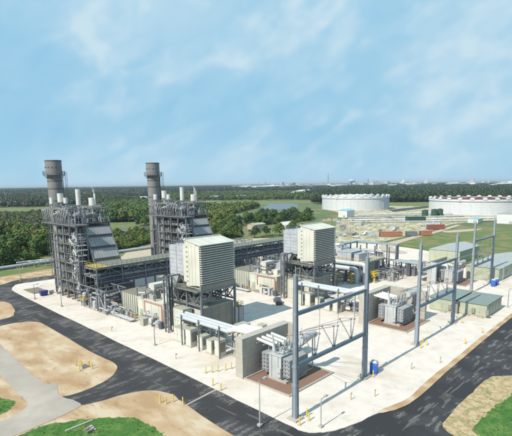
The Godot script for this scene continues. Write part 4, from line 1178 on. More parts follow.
func build_pipe_racks() -> void:
	rack("pipe_rack", "long truss pipe bridge with a grey-green deck linking the two boilers", 61, 101, -127.4, -120.4, 11.5, 8.6, 5, 91)
	rack("pipe_rack", "yellow-edged pipe bridge seen between the two intake houses, behind the second turbine", 103, 150, -127.4, -120.4, 11.5, 8.6, 5, 92)
	# coolers and tanks beyond the rack
	var r := RandomNumberGenerator.new()
	r.seed = 95
	var spots := [[128, -140, 9, 4, 6], [141, -146, 10, 5, 6], [152, -139, 8, 4.5, 7], [166, -150, 11, 5, 7], [150, -160, 12, 3.5, 6], [178, -141, 8, 4, 6], [184, -158, 10, 4.2, 7], [130, -158, 9, 3.6, 6], [170, -124, 9, 5.5, 6], [186, -120, 9, 4, 6], [200, -140, 9, 4, 5]]
	var where := ["nearest the second boiler", "second from the second boiler", "just past the pipe bridge", "tallest of the group", "long and low at the back", "right of the tallest one", "at the far corner of the gravel", "farthest left at the back", "left of the steel frame", "behind the steel frame", "out by the path"]
	for i in spots.size():
		var s: Array = spots[i]
		cooler(vv(s[0], 0.14, s[1]), vv(s[2], s[3], s[4]), "grey fan cooler beyond the pipe bridge, " + where[i], i)

func cooler(at: Vector3, s: Vector3, label: String, sd: int) -> void:
	var t := thing("fan_cooler", label, "cooler", at, "fan coolers beyond the pipe bridge")
	var m: Material = [M.casing_light, M.trafo, M.galv, M.cream_dark][sd % 4]
	pb(t, "body", m, vv(-s.x / 2, s.y * 0.45, -s.z / 2), vv(s.x / 2, s.y, s.z / 2))
	for x in [-1, 0, 1]:
		for z in [-1, 1]: pbar(t, "leg", M.steel, vv(x * s.x * 0.46, 0, z * s.z * 0.45), vv(x * s.x * 0.46, s.y * 0.45, z * s.z * 0.45), 0.3)
	var n := int(s.x / 3)
	for i in n:
		var x := -s.x / 2 + s.x * (i + 0.5) / n
		var f := pc(t, "fan_ring", M.galv, vv(x, s.y, 0), vv(x, s.y + 0.8, 0), minf(s.z, s.x / n) * 0.42, 16)
		pc(f, "fan_hub", M.steel_dark, vv(x, s.y + 0.8, 0), vv(x, s.y + 0.86, 0), minf(s.z, s.x / n) * 0.36, 16)
	for k in 3: pp(t, "pipe", [M.galv, M.steel, M.white][k], [vv(-s.x / 2 - 0.6, 0.3, -s.z / 3 + k * s.z / 3), vv(-s.x / 2 - 0.6, s.y * 0.8, -s.z / 3 + k * s.z / 3), vv(-s.x / 2, s.y * 0.8, -s.z / 3 + k * s.z / 3)], 0.25)
	rail(t, M.steel, [vv(-s.x / 2, s.y, s.z / 2), vv(s.x / 2, s.y, s.z / 2)])

func build_steam_block() -> void:
	var t := thing("steam_turbine_deck", "steel turbine deck with dark space below, right of the farther intake house", "turbine deck", vv(146, 0.14, -87))
	for x in [-7.5, -2.5, 2.5, 7.5]:
		for z in [-7, 0, 6.5]: pbar(t, "column", M.steel, vv(x, 0, z), vv(x, 6.6, z), 0.5)
	pb(t, "deck", M.concrete, vv(-8, 6.5, -8), vv(8, 7.1, 7))
	pb(t, "condenser", M.trafo, vv(-6.0, 0.3, -6.5), vv(6.5, 5.4, 4.5))
	for k in 4: pc(t, "condenser_head", M.galv, vv(-6.0, 1.6 + (k % 2) * 2.2, -4.4 + (k / 2) * 5.0), vv(-6.9, 1.6 + (k % 2) * 2.2, -4.4 + (k / 2) * 5.0), 0.9, 16)
	rail(t, M.yellow, [vv(-8, 7.1, -8), vv(-8, 7.1, 7), vv(8, 7.1, 7)])
	var e := thing("steam_turbine_housing", "long grey box housing on the turbine deck", "turbine housing", vv(142, 7.24, -86.4))
	var w := pb(e, "wall", M.duct_blue, vv(-3.8, 0, -4.2), vv(3.6, 3.0, 1.6))
	for z in [-2.2, -0.3]: pb(w, "panel_seam", M.steel, vv(-3.86, 0.1, z), vv(-3.8, 2.9, z + 0.08))
	pb(e, "roof", M.pale_roof, vv(-3.9, 3.0, -4.3), vv(3.7, 3.15, 1.7))
	pb(e, "end_housing", M.duct_blue, vv(-3.2, 0, 2.4), vv(3.6, 2.6, 4.4))
	pb(e, "end_roof", M.pale_roof, vv(-3.3, 2.6, 2.3), vv(3.7, 2.75, 4.5))
	pb(e, "coupling", M.steel_dark, vv(-2.4, 0, 1.6), vv(2.4, 1.8, 2.4))
	for k in 2:
		var p := thing("steam_main", ["upper thick pale steam pipe bending down in front of the turbine deck", "lower thick pale steam pipe below the turbine deck edge"][k], "steam pipe", vv(137 - k * 1.2, 0.14, -84), "thick steam pipes")
		var y: float = [6.7, 5.0][k]
		var ze: float = [5.6, 3.0][k]
		pp(p, "pipe", M.bus_white, [vv(0, y, -9), vv(0, y, ze - 1.0), vv(0, y - 0.3, ze - 0.3), vv(0, y - 1.0, ze), vv(0, 0.0, ze)], 0.8, 16)
		for z in [-7.0, -2.0]: pb(p, "support", M.steel, vv(-0.3, 0, z), vv(0.3, y - 0.7, z + 0.4))
	# hoists and yellow gear at the deck's foot
	for q in [[133.6, -87.5, "left of the steam pipes"], [135.0, -82.4, "between the steam pipes and the intake house"], [141.8, -77.6, "at the foot of the steam pipe bend"], [144.5, -79.5, "right of the steam pipe bend"]]:
		var h := thing("valve_station", "yellow railed valve stand " + q[2], "valve stand", vv(q[0], 0.14, q[1]), "yellow valve stands")
		pb(h, "base", M.concrete, vv(-1.2, 0, -1.2), vv(1.2, 0.3, 1.2))
		pc(h, "valve", M.yellow, vv(0, 0.3, 0), vv(0, 3.0, 0), 0.45)
		pc(h, "handwheel", M.yellow, vv(0, 3.1, 0), vv(0, 3.2, 0), 0.7, 16)
		pb(h, "deck", M.yellow_dull, vv(-1.2, 2.2, -1.2), vv(1.2, 2.35, 1.2))
		rail(h, M.yellow, [vv(-1.2, 2.35, -1.2), vv(1.2, 2.35, -1.2), vv(1.2, 2.35, 1.2), vv(-1.2, 2.35, 1.2), vv(-1.2, 2.35, -1.2)])
		for x in [-1.1, 1.1]:
			for z in [-1.1, 1.1]: pbar(h, "post", M.steel, vv(x, 0.3, z), vv(x, 2.2, z), 0.14)
	# steel frame with flat blue-grey roof beams
	var f := thing("steel_frame", "open steel frame with flat blue-grey beams on top, right of the turbine deck", "steel frame", vv(160, 0.14, -90))
	for p in [[-6, -8.5], [0, -8.5], [5, -8.5], [-2.5, -2.5], [5, -4], [5, 0.5], [5, 5], [5, 9], [-1, 3], [-1, 9]]:
		pbar(f, "column", M.steel, vv(p[0], 0, p[1]), vv(p[0], 10.2, p[1]), 0.4)
	pb(f, "roof_beam", M.roof_blue, vv(-6.6, 10.2, -9.4), vv(5.6, 10.8, -7.6))
	pb(f, "roof_beam", M.roof_blue, vv(4.2, 10.2, -7.6), vv(6.0, 10.8, 9.6))
	pb(f, "end_panel", M.steel, vv(4.0, 4.6, 9.0), vv(6.0, 10.2, 9.5))
	for y in [4.4, 7.4]:
		pbar(f, "beam", M.steel, vv(5, y, -8.5), vv(5, y, 9), 0.28, 0.35)
		pbar(f, "beam", M.steel, vv(-6, y, -8.5), vv(5, y, -8.5), 0.28, 0.35)
		pbar(f, "beam", M.steel, vv(-1, y, 3), vv(5, y, 3), 0.24, 0.3)
	for k in 5: pp(f, "pipe", [M.galv, M.casing_light][k % 2], [vv(0.5 + k * 0.8, 0.3, 6 - k), vv(0.5 + k * 0.8, 7.8, 6 - k), vv(0.5 + k * 0.8, 7.8, -7.5), vv(-6, 7.8, -7.5 - k * 0.3)], 0.22)
	for k in 3: pc(f, "vessel", [M.steel, M.galv, M.steel_dark][k], vv(2.4, 0.2, -5 + k * 4), vv(2.4, 4.2, -5 + k * 4), 0.8, 14)
	for k in 4:
		var g := thing("condensate_pump", "upright pump set, number %s from the turbine deck, on a tan slab" % ["one", "two", "three", "four"][k], "pump", vv(156 + (k % 2) * 4.0, 0.14, -82.0 + (k / 2) * 5.0), "upright pump sets")
		pb(g, "slab", M.sand, vv(-1.9, 0, -2.2), vv(1.9, 0.12, 2.2))
		for i in 2:
			pc(g, "motor", M.steel, vv(-0.7 + i * 1.5, 0.6, 0), vv(-0.7 + i * 1.5, 3.4, 0), 0.55, 14)
			pc(g, "flange", M.galv, vv(-0.7 + i * 1.5, 0.12, 0), vv(-0.7 + i * 1.5, 0.6, 0), 0.8, 14)
		pp(g, "pipe", M.galv, [vv(-1.6, 0.8, -1.4), vv(1.6, 0.8, -1.4), vv(1.6, 2.6, -1.4)], 0.2)
		for x in [-1.7, 1.7]: pbar(g, "post", M.steel, vv(x, 0.12, 1.6), vv(x, 5.2, 1.6), 0.2)
		pbar(g, "beam", M.steel, vv(-1.7, 5.1, 1.6), vv(1.7, 5.1, 1.6), 0.2)
	clutter(vv(128, 0.14, -92) , vv(8, 4.0, 16), 34, "pipework and pumps between the farther intake house and the turbine deck", 301)
	clutter(vv(150, 0.14, -76), vv(7, 3.4, 7), 22, "pumps and pipes in front of the turbine deck", 302)
	clutter(vv(134, 0.14, -112), vv(12, 6.0, 12), 34, "tall pipework behind the farther intake house", 303)
	clutter(vv(150, 0.14, -108), vv(14, 6.0, 14), 40, "dense pipework behind the turbine deck", 304)
	clutter(vv(170, 0.14, -100), vv(12, 5.0, 14), 30, "pipework behind the open steel frame", 305)
	clutter(vv(172, 0.14, -74), vv(8, 3.0, 12), 20, "pumps and boxes behind the low canopy", 306)
	var q2 := ["nearest the second boiler", "behind the second pipe bridge's left part", "left of the farther intake house's duct", "at the pad's back edge", "farther right behind the bridge", "behind the fan coolers"]
	var at2 := [vv(120, 0.14, -140), vv(126, 0.14, -152), vv(137, 0.14, -136), vv(138, 0.14, -163), vv(160, 0.14, -132), vv(160, 0.14, -165)]
	for k in 6: clutter(at2[k], vv(11, 6.5, 11), 34, "grey and white pipework " + q2[k], 310 + k)
	var c := thing("canopy", "low flat canopy on a dark pillar left of the third transformer", "canopy", vv(160.5, 0.14, -74))
	pb(c, "roof", M.pale_roof, vv(-2.6, 5.0, -5.2), vv(2.6, 5.3, 5.2))
	pb(c, "pillar", M.steel_dark, vv(-2.2, 0, 0.6), vv(-1.2, 5.0, 1.8))
	for q in [[2.2, -4.6], [2.2, 4.6], [-2.2, -4.6]]: pbar(c, "post", M.steel, vv(q[0], 0, q[1]), vv(q[0], 5.0, q[1]), 0.24)
	pb(c, "tank", M.steel, vv(-0.6, 0, -3.6), vv(1.6, 2.6, 3.0))
	var pr := thing("low_pipe_run", "low bundle of dark brown pipes crossing the gravel behind the far transformer", "pipes", vv(150, 0.14, -63.5))
	for k in 4: pp(pr, "pipe", [M.brown_roof, M.rust_red, M.steel_dark, M.brown_roof][k], [vv(4, 0.7, -k * 0.7), vv(42, 0.7, -k * 0.7)], 0.28)
	for k in 8: pb(pr, "sleeper", M.concrete, vv(5 + k * 5, 0, -2.6), vv(5.5 + k * 5, 0.42, 0.5))

func build_switchyard() -> void:
	make_portal("front blue-grey line portal, nearest the camera", vv(49.6, 0.14, -39.4), 19.9)
	make_portal("middle blue-grey line portal, beside the blue toilet's right", vv(91.6, 0.14, -39.6), 20.6)
	make_portal("farthest blue-grey line portal, in front of the long green building", vv(147.0, 0.14, -46.8), 19.4)
	strings("insulator rods and wires on the lower beam of the front portal", vv(49.6, 0.14, -39.4), 19.9)
	strings("insulator rods and wires on the lower beam of the middle portal", vv(91.6, 0.14, -39.6), 20.6)
	strings("insulator rods and wires on the lower beam of the farthest portal", vv(147.0, 0.14, -46.8), 19.4)
	# third transformer bay
	var w := thing("blast_wall", "white-ended concrete wall left of the farthest transformer", "wall", vv(152.0, 0.14, -62.4), "transformer blast walls")
	for k in 3: pb(w, "wall_panel", M.concrete, vv(-0.5 + k * 5, 0, -0.45), vv(4.47 + k * 5, 7.2, 0.45))
	pb(w, "end_panel", M.far_wall, vv(-0.6, 0, 0.47), vv(0.3, 7.4, 2.6))
	pb(w, "cap", M.brown_roof, vv(-0.6, 7.2, -0.5), vv(14.6, 7.35, 0.5))
	make_pit("red stone bed under the farthest transformer", vv(160.5, 0.14, -56.4))
	var tf := make_trafo("pale grey power transformer farthest right, in front of the green-roofed building", vv(158.6, 0.24, -57.2))
	tf.scale = vv(0.95, 0.95, 0.95)

func hut(called: String, label: String, cat: String, at: Vector3, s: Vector3, wall: Material, roof: Material, rise: float, group := "", doors := 1) -> Node3D:
	var t := thing(called, label, cat, at, group)
	pb(t, "plinth", M.concrete, vv(-s.x / 2 + 0.1, 0, -s.z / 2 + 0.1), vv(s.x / 2 - 0.1, 0.3, s.z / 2 - 0.1))
	var w := pb(t, "wall", wall, vv(-s.x / 2, 0.3, -s.z / 2), vv(s.x / 2, s.y, s.z / 2))
	var a := Acc.new()
	var o := 0.25
	if rise < 0.3:
		a.span(vv(-s.x / 2 - o, s.y, -s.z / 2 - o), vv(s.x / 2 + o, s.y + 0.22, s.z / 2 + o))
	else:   # ridge along x
		for q in [[-1.0, 1.0]]:
			var e0 := vv(-s.x / 2 - o, s.y, s.z / 2 + o)
			var e1 := vv(s.x / 2 + o, s.y, s.z / 2 + o)
			var r0 := vv(-s.x / 2 - o, s.y + rise, 0)
			var r1 := vv(s.x / 2 + o, s.y + rise, 0)
			var b0 := vv(-s.x / 2 - o, s.y, -s.z / 2 - o)
			var b1 := vv(s.x / 2 + o, s.y, -s.z / 2 - o)
			a.quad(e0, e1, r1, r0); a.quad(r0, r1, b1, b0)
			a.tri(e0, r0, b0, Vector3.LEFT, Vector3.LEFT, Vector3.LEFT); a.tri(e1, b1, r1, Vector3.RIGHT, Vector3.RIGHT, Vector3.RIGHT)
			a.quad(b0, b1, e1, e0)
	var ro := part(t, "roof", a, roof)
	var nx := int(s.x / 2.4)
	for k in range(1, nx if s.x <= 36.0 else 1):
		var x := -s.x / 2 + s.x * k / nx
		pb(w, "panel_joint", wall, vv(x - 0.05, 0.35, s.z / 2), vv(x + 0.05, s.y - 0.05, s.z / 2 + 0.05))
		if rise >= 0.3:
			pbar(ro, "roof_seam", roof, vv(x, s.y + 0.04, s.z / 2 + o), vv(x, s.y + rise + 0.04, 0), 0.1, 0.1)
			pbar(ro, "roof_seam", roof, vv(x, s.y + 0.04, -s.z / 2 - o), vv(x, s.y + rise + 0.04, 0), 0.1, 0.1)
	var nz := int(s.z / 2.4)
	for k in range(1, nz):
		var z := -s.z / 2 + s.z * k / nz
		pb(w, "panel_joint", wall, vv(-s.x / 2 - 0.05, 0.35, z - 0.05), vv(-s.x / 2, s.y - 0.05, z + 0.05))
	for k in doors:
		var z := -s.z / 2 + s.z * (k + 0.6) / maxi(doors, 1) - 0.5
		var d := pb(w, "door", M.cream_dark, vv(-s.x / 2 - 0.08, 0.3, z), vv(-s.x / 2, 2.5, z + 1.1))
		pb(d, "handle", M.steel_dark, vv(-s.x / 2 - 0.13, 1.3, z + 0.1), vv(-s.x / 2 - 0.08, 1.45, z + 0.25))
		pb(t, "step", M.concrete, vv(-s.x / 2 - 1.0, 0, z - 0.1), vv(-s.x / 2 - 0.1, 0.25, z + 1.2))
		pb(w, "air_conditioner", M.taupe, vv(-s.x / 2 - 0.5, 1.0, z + 1.7), vv(-s.x / 2, 2.2, z + 2.5))
	return t

func build_buildings() -> void:
	var g := "green switchgear modules"
	hut("switchgear_module", "green switchgear module nearest the front road", "module", vv(127.6, 0.14, -37.9), vv(12.4, 3.4, 6.8), M.green_wall, M.green_roof, 0.0, g, 2)
	hut("switchgear_module", "green switchgear module left of the other, behind a dark gap", "module", vv(127.2, 0.14, -45.6), vv(13.4, 3.5, 6.6), M.green_wall, M.green_roof, 0.0, g, 1)
	hut("cable_vault", "narrow dark link box between the two green modules", "link box", vv(126, 0.14, -41.8), vv(11.0, 3.0, 0.8), M.taupe, M.steel_dark, 0.0, "", 0)
	hut("control_building", "pale green building with blue-grey gable roof behind the far transformer", "building", vv(207, 0.14, -74), vv(24, 5.4, 13), M.green_wall, M.pale_roof, 1.4, "green-walled plant buildings", 1)
	var lb := hut("control_building", "long pale green building with grey roof at the right edge", "building", vv(186, 0.14, -50.5), vv(34, 4.6, 11), M.green_wall, M.pale_roof, 1.3, "green-walled plant buildings", 1)
	for x in [-9.0, 1.0, 9.0]:
		var win := pb(lb, "window", M.glass, vv(x, 1.6, 5.55), vv(x + 1.4, 2.9, 5.6))
		pb(win, "frame", M.cream, vv(x - 0.1, 1.5, 5.5), vv(x + 1.5, 1.6, 5.66))
	pb(lb, "downpipe", M.cream_dark, vv(-17.2, 0.3, 5.2), vv(-17.05, 4.6, 5.35))

func bollard(at: Vector3, label: String, group: String) -> void:
	var t := thing("bollard", label, "bollard", at, group)
	pc(t, "post", M.yellow, vv(0, 0, 0), vv(0, 1.25, 0), 0.1, 12)
	var c := Acc.new(); c.ball(vv(0, 1.25, 0), vv(0.1, 0.08, 0.1), 12, 6)
	part(t, "cap", c, M.yellow)
	pc(t, "footing", M.concrete, vv(0, 0, 0), vv(0, 0.05, 0), 0.3, 12)

func lamp(at: Vector3, h: float, label: String, arms := 1, m: Material = null) -> void:
	var t := thing("lamp_post", label, "lamp post", at, "lamp posts around the pad")
	pc(t, "pole", m if m else M.steel, vv(0, 0.3, 0), vv(0, h, 0), 0.1, 10, 0.06)
	pb(t, "base", M.concrete, vv(-0.3, 0, -0.3), vv(0.3, 0.3, 0.3))
	for k in arms:
		var s := 1.0 if k == 0 else -1.0
		pp(t, "arm", M.steel, [vv(0, h - 0.1, 0), vv(s * 1.2, h + 0.05, 0)], 0.05, 6)
		var l := pb(t, "lamp_head", M.galv, vv(s * 1.2 - 0.35, h - 0.05, -0.18), vv(s * 1.2 + 0.35, h + 0.12, 0.18))
		pb(l, "lens", M.white, vv(s * 1.2 - 0.25, h - 0.08, -0.12), vv(s * 1.2 + 0.25, h - 0.05, 0.12))

func toilet(at: Vector3, turn: float, label: String) -> void:
	var t := thing("portable_toilet", label, "portable toilet", at, "blue portable toilets")
	t.rotation.y = turn
	var b := pb(t, "cabin", M.blue, vv(-0.6, 0.15, -0.6), vv(0.6, 2.15, 0.6))
	pb(t, "skid", M.steel_dark, vv(-0.62, 0, -0.62), vv(0.62, 0.15, 0.62))
	for x in [-0.62, 0.56]:
		for z in [-0.62, 0.56]: pb(b, "corner_post", M.blue, vv(x, 0.15, z), vv(x + 0.06, 2.2, z + 0.06))
	pb(t, "door", M.blue, vv(-0.66, 0.25, -0.45), vv(-0.6, 2.0, 0.45))
	pb(t, "vent_band", M.white, vv(-0.65, 1.82, -0.5), vv(-0.6, 2.0, 0.5))
	var r := Acc.new()
	r.hexa([vv(-0.66, 2.15, 0.66), vv(0.66, 2.15, 0.66), vv(0.66, 2.15, -0.66), vv(-0.66, 2.15, -0.66), vv(-0.4, 2.42, 0.4), vv(0.4, 2.42, 0.4), vv(0.4, 2.42, -0.4), vv(-0.4, 2.42, -0.4)])
	part(t, "roof", r, M.duct_blue)
	pc(t, "vent_pipe", M.white, vv(0.4, 2.2, 0.4), vv(0.4, 2.7, 0.4), 0.05, 8)

func build_small() -> void:
	var g1 := "yellow bollards at the road corner"
	var rank := ["first", "second", "third", "fourth", "fifth", "sixth"]
	var list := [[39.1, -59.0], [39.5, -58.0], [40.7, -57.7], [41.2, -55.7]]
	for i in 4: bollard(vv(list[i][0], 0.03, list[i][1]), "yellow bollard on the dirt corner below the road, %s from left" % rank[i], g1)
	list = [[51.6, -62.3], [52.6, -61.6], [53.6, -61.1], [55.0, -60.5], [56.2, -60.2], [58.0, -59.7]]
	for i in 6: bollard(vv(list[i][0], 0.14, list[i][1]), "yellow bollard on the gravel left of the concrete wall, %s from left" % rank[i], "yellow bollards on the gravel")
	list = [[49.0, -57.3], [48.6, -54.8]]
	for i in 2: bollard(vv(list[i][0], 0.14, list[i][1]), "yellow bollard at the pad's edge by the road joint, " + ["the farther one", "the nearer one"][i], "yellow bollards at the joint")
	list = [[37.0, -84.3], [36.3, -81.3], [37.4, -82.3], [38.4, -81.8], [38.4, -80.5], [37.6, -83.4]]
	for i in 6: bollard(vv(list[i][0], 0.03, list[i][1]), "yellow bollard in the cluster on the sandy island, %s one" % rank[i], "yellow bollards on the sandy island")
	list = [[50.6, -37.6], [48.6, -37.8], [51.4, -38.6], [90.4, -38.0], [92.8, -37.8], [93.6, -39.0], [113.6, -37.8], [70.6, -38.2], [146.4, -45.4], [148.2, -45.6], [60.0, -178.2], [66.0, -177.0], [109.0, -31.6], [99.0, -32.0]]
	var lw := ["right in front of the front portal's left foot", "left of the front portal's left foot", "right of the front portal's left foot", "left of the middle portal's left foot", "in front of the middle portal's left foot", "right of the middle portal's left foot", "at the middle portal's right foot", "at the front portal's right foot", "left of the farthest portal's left foot", "right of the farthest portal's left foot", "beside the back road, the left one", "beside the back road, the right one", "at the gravel edge near the green modules", "at the gravel edge below the middle portal"]
	for i in list.size(): bollard(vv(list[i][0], 0.14, list[i][1]), "yellow bollard " + lw[i], "single yellow bollards")
	# a strapped valve manhole among the island bollards
	var mh := thing("valve_box", "low grey valve box among the island bollards", "valve box", vv(37.6, 0.03, -82.2))
	pb(mh, "box", M.concrete, vv(-0.6, 0, -0.5), vv(0.6, 0.45, 0.5)); pb(mh, "lid", M.steel, vv(-0.5, 0.45, -0.4), vv(0.5, 0.52, 0.4))
	pc(mh, "riser", M.yellow_dull, vv(0.9, 0, 0.3), vv(0.9, 1.0, 0.3), 0.1)
	lamp(vv(53.8, 0.14, -82.0), 4.8, "thin lamp post on the gravel below the turbine housing")
	lamp(vv(54.4, 0.14, -130.2), 5.1, "thin lamp post on the gravel in front of the left boiler")
	lamp(vv(52.7, 0.14, -145.5), 4.6, "thin lamp post near the navy bin")
	lamp(vv(44.6, 0.14, -42.0), 7.0, "tall pale lamp post on the road left of the front portal", 1, M.galv)
	lamp(vv(50.2, 0.14, -35.2), 4.4, "curved lamp post at the pad corner in front of the front portal", 1, M.galv)
	lamp(vv(61.8, 0.05, -182.8), 7.4, "double-armed street lamp beside the back road", 2, M.galv)
	lamp(vv(136, 0.14, -33.4), 5.0, "lamp post right of the green modules")
	lamp(vv(170, 0.14, -44.0), 9.0, "lamp post in front of the long green building", 1, M.galv)
	for q in [[78.5, -34.6], [85.0, -31.8], [60.4, -36.5], [64.0, -34.2], [52.4, -98.0], [52.0, -72.0]]:
		var s := thing("survey_stake", "short tan stake in the gravel " + {78.5: "between the portals", 85.0: "at the gravel edge by the front road", 60.4: "near the front portal's shadow", 64.0: "below the front portal", 52.4: "by the long road below the ribbed enclosure", 52.0: "left of the gravel bollards"}[q[0]], "stake", vv(q[0], 0.14, q[1]), "stakes in the gravel")
		pc(s, "stake", M.yellow_dull, vv(0, 0, 0), vv(0, 1.2, 0), 0.07, 8); pb(s, "flag", M.sand, vv(-0.05, 0.9, -0.02), vv(0.3, 1.15, 0.02))
	toilet(vv(72.3, 0.14, -39.0), 0.25, "blue portable toilet beside the front portal's right foot")
	toilet(vv(161.0, 0.14, -44.4), 0.1, "blue portable toilet by the farthest portal, the left of the pair")
	toilet(vv(163.4, 0.14, -44.2), -0.1, "blue portable toilet by the farthest portal, the right of the pair")
	var bn := thing("waste_bin", "navy waste bin on the gravel at the far left", "bin", vv(56.5, 0.14, -148.1))
	var a := Acc.new()
	a.hexa([vv(-1.0, 0.15, 0.6), vv(1.0, 0.15, 0.6), vv(1.0, 0.15, -0.6), vv(-1.0, 0.15, -0.6), vv(-1.2, 1.5, 0.8), vv(1.2, 1.5, 0.8), vv(1.2, 1.5, -0.8), vv(-1.2, 1.5, -0.8)])
	part(bn, "body", a, M.navy); pb(bn, "lid", M.navy, vv(-1.25, 1.5, -0.85), vv(1.25, 1.6, 0.85))
	for x in [-0.8, 0.8]: pc(bn, "wheel", M.tyre, vv(x, 0.12, -0.5), vv(x, 0.12, 0.5), 0.12, 10)
	var wb := thing("waste_bin", "white cart standing right of the navy bin", "cart", vv(59.4, 0.14, -149.6))
	pb(wb, "tub", M.white, vv(-0.8, 0.3, -0.5), vv(0.8, 1.1, 0.5)); pb(wb, "axle", M.tyre, vv(-0.5, 0, -0.55), vv(0.5, 0.3, 0.55))
	var pl := thing("plank_stack", "low heap of brown planks on the gravel near the left boiler", "planks", vv(57.5, 0.14, -157))
	for k in 6: pb(pl, "plank", M.brown_roof, vv(-2.4 + k * 0.8, 0.02, -4.6), vv(-1.75 + k * 0.8, 0.2 + 0.04 * (k % 2), 4.2))
	var sb := thing("rubble_heap", "brown rubble and a pale slab on the lawn at the bottom left", "rubble", vv(27.4, 0.06, -60.6))
	pb(sb, "slab", M.concrete, vv(-2.6, 0, -1.4), vv(1.6, 0.16, -1.1))
	for k in 9: pb(sb, "stone", [M.brown_roof, M.taupe, M.concrete][k % 3], vv(-0.8 + (k % 3) * 0.5, 0, 0.4 + (k / 3) * 0.5), vv(-0.4 + (k % 3) * 0.5, 0.2 + (k % 4) * 0.08, 0.8 + (k / 3) * 0.5))
	# white frames and the pipeline behind the back road
	for k in 3:
		var f := thing("white_gantry", "white pipe gantry behind the back road, %s from the left" % rank[k], "gantry", vv(72 + k * 4.5, 0.03, -206 + k * 1.0), "white frames behind the back road")
		for x in [-1.2, 1.2]: pbar(f, "leg", M.white, vv(x, 0, 0), vv(x, 2.6, 0), 0.24)
		pb(f, "top_beam", M.white, vv(-3.4, 2.6, -0.5), vv(2.6, 3.0, 0.5))
	var pln := thing("pipeline", "grey pipeline running along the trees behind the back road", "pipeline", vv(0, 0.0, 0))
	pc(pln, "pipe", M.duct_blue, vv(20, 0.9, -206.5), vv(150, 0.9, -214), 0.75, 14)
	for k in 14: pb(pln, "support", M.concrete, vv(24 + k * 9, 0, -207.9 - k * 0.52), vv(25 + k * 9, 0.5, -205.9 - k * 0.52))
	# black tank and pickup on the gravel between the trains
	car(vv(98.2, 0.14, -84.6), 0.9, "dark pickup parked at the edge of the intake house's shade", M.steel_dark)

func car(at: Vector3, turn: float, label: String, m: Material, group := "vehicles") -> void:
	var t := thing("pickup_truck", label, "vehicle", at, group)
	t.rotation.y = turn
	var b := Acc.new()
	b.hexa([vv(-2.5, 0.4, 0.9), vv(2.5, 0.4, 0.9), vv(2.5, 0.4, -0.9), vv(-2.5, 0.4, -0.9), vv(-2.45, 1.05, 0.88), vv(2.4, 1.0, 0.88), vv(2.4, 1.0, -0.88), vv(-2.45, 1.05, -0.88)])
	part(t, "body", b, m)
	var c := Acc.new()
	c.hexa([vv(-0.9, 1.03, 0.82), vv(1.3, 1.02, 0.82), vv(1.3, 1.02, -0.82), vv(-0.9, 1.03, -0.82), vv(-0.7, 1.75, 0.68), vv(0.7, 1.75, 0.68), vv(0.7, 1.75, -0.68), vv(-0.7, 1.75, -0.68)])
	var cb := part(t, "cabin", c, m)
	pb(cb, "window", M.glass, vv(-0.65, 1.2, -0.80), vv(0.8, 1.62, 0.80))
	for x in [-1.6, 1.6]:
		for z in [-0.92, 0.72]: pc(t, "wheel", M.tyre, vv(x, 0.38, z), vv(x, 0.38, z + 0.2), 0.38, 14)

func tank(label: String, at: Vector3, r: float, h: float, red: bool) -> void:
	var t := thing("storage_tank", label, "storage tank", at, "oil storage tanks")
	var s := Acc.new()
	var n := 96
	s.cyl(vv(0, 0, 0), vv(0, h, 0), r, r, n, false)
	s.cyl(vv(0, h, 0), vv(0, h - 3.5, 0), r - 0.3, r - 0.3, n, false)
	var sh := part(t, "shell", s, M.tank)
	for k in 5: 
		var q := Acc.new(); q.cyl(vv(0, h * (k + 1) / 6.0 - 0.1, 0), vv(0, h * (k + 1) / 6.0 + 0.1, 0), r + 0.06, r + 0.06, n, false)
		part(sh, "course_seam", q, M.tank)
	for k in 30:
		var a := TAU * k / 30
		pb(sh, "stiffener", M.tank, vv(cos(a) * (r + 0.1) - 0.12, 0.2, sin(a) * (r + 0.1) - 0.12), vv(cos(a) * (r + 0.1) + 0.12, h, sin(a) * (r + 0.1) + 0.12))
	var w := Acc.new()
	w.cyl(vv(0, h - 2.0, 0), vv(0, h - 0.9, 0), r + 0.8, r + 0.8, n, true)
	if red:
		part(sh, "wind_girder", w, M.tank)
		var d := Acc.new(); d.cyl(vv(0, h - 0.8, 0), vv(0, h - 0.75, 0), r - 0.5, r - 0.5, n, true)
		part(t, "floating_roof", d, M.tank_red)
		var rr := Acc.new()
		rr.cyl(vv(0, h - 0.9, 0), vv(0, h + 0.9, 0), r - 0.2, r - 0.2, n, false)
		part(sh, "rim", rr, M.tank_red)
	else:
		part(sh, "wind_girder", w, M.tank_white)
		var d := Acc.new(); d.cyl(vv(0, h, 0), vv(0, h + 1.6, 0), r - 0.2, r * 0.55, n, true)
		part(t, "roof", d, M.tank_white)
	var k2 := 26
	for k in k2:
		var a := TAU * k / k2
		var b := Basis(Vector3.UP, -a)
		var q := Acc.new()
		q.box(vv(cos(a) * (r - 0.4), h + 0.6, sin(a) * (r - 0.4)), vv(2.0, 1.4, 4.2), b)
		q.box(vv(cos(a) * (r - 0.4), h + 1.5, sin(a) * (r - 0.4)), vv(1.4, 0.5, 2.6), b)
		part(t, "rim_vent", q, M.tank_white)
	# stair up the side facing the plant
	var st := Acc.new()
	for k in 30:
		var a := PI * 0.2 - k * 0.012
		st.box(vv(cos(a) * (r + 0.4), h * k / 30.0, sin(a) * (r + 0.4)), vv(0.6, 0.12, 0.6), Basis(Vector3.UP, -a))
	part(t, "stair", st, M.galv)
	pc(t, "nozzle", M.rust_red, vv(-r - 0.5, h * 0.86, 0.3), vv(-r + 0.2, h * 0.86, 0.3), 0.8, 12)

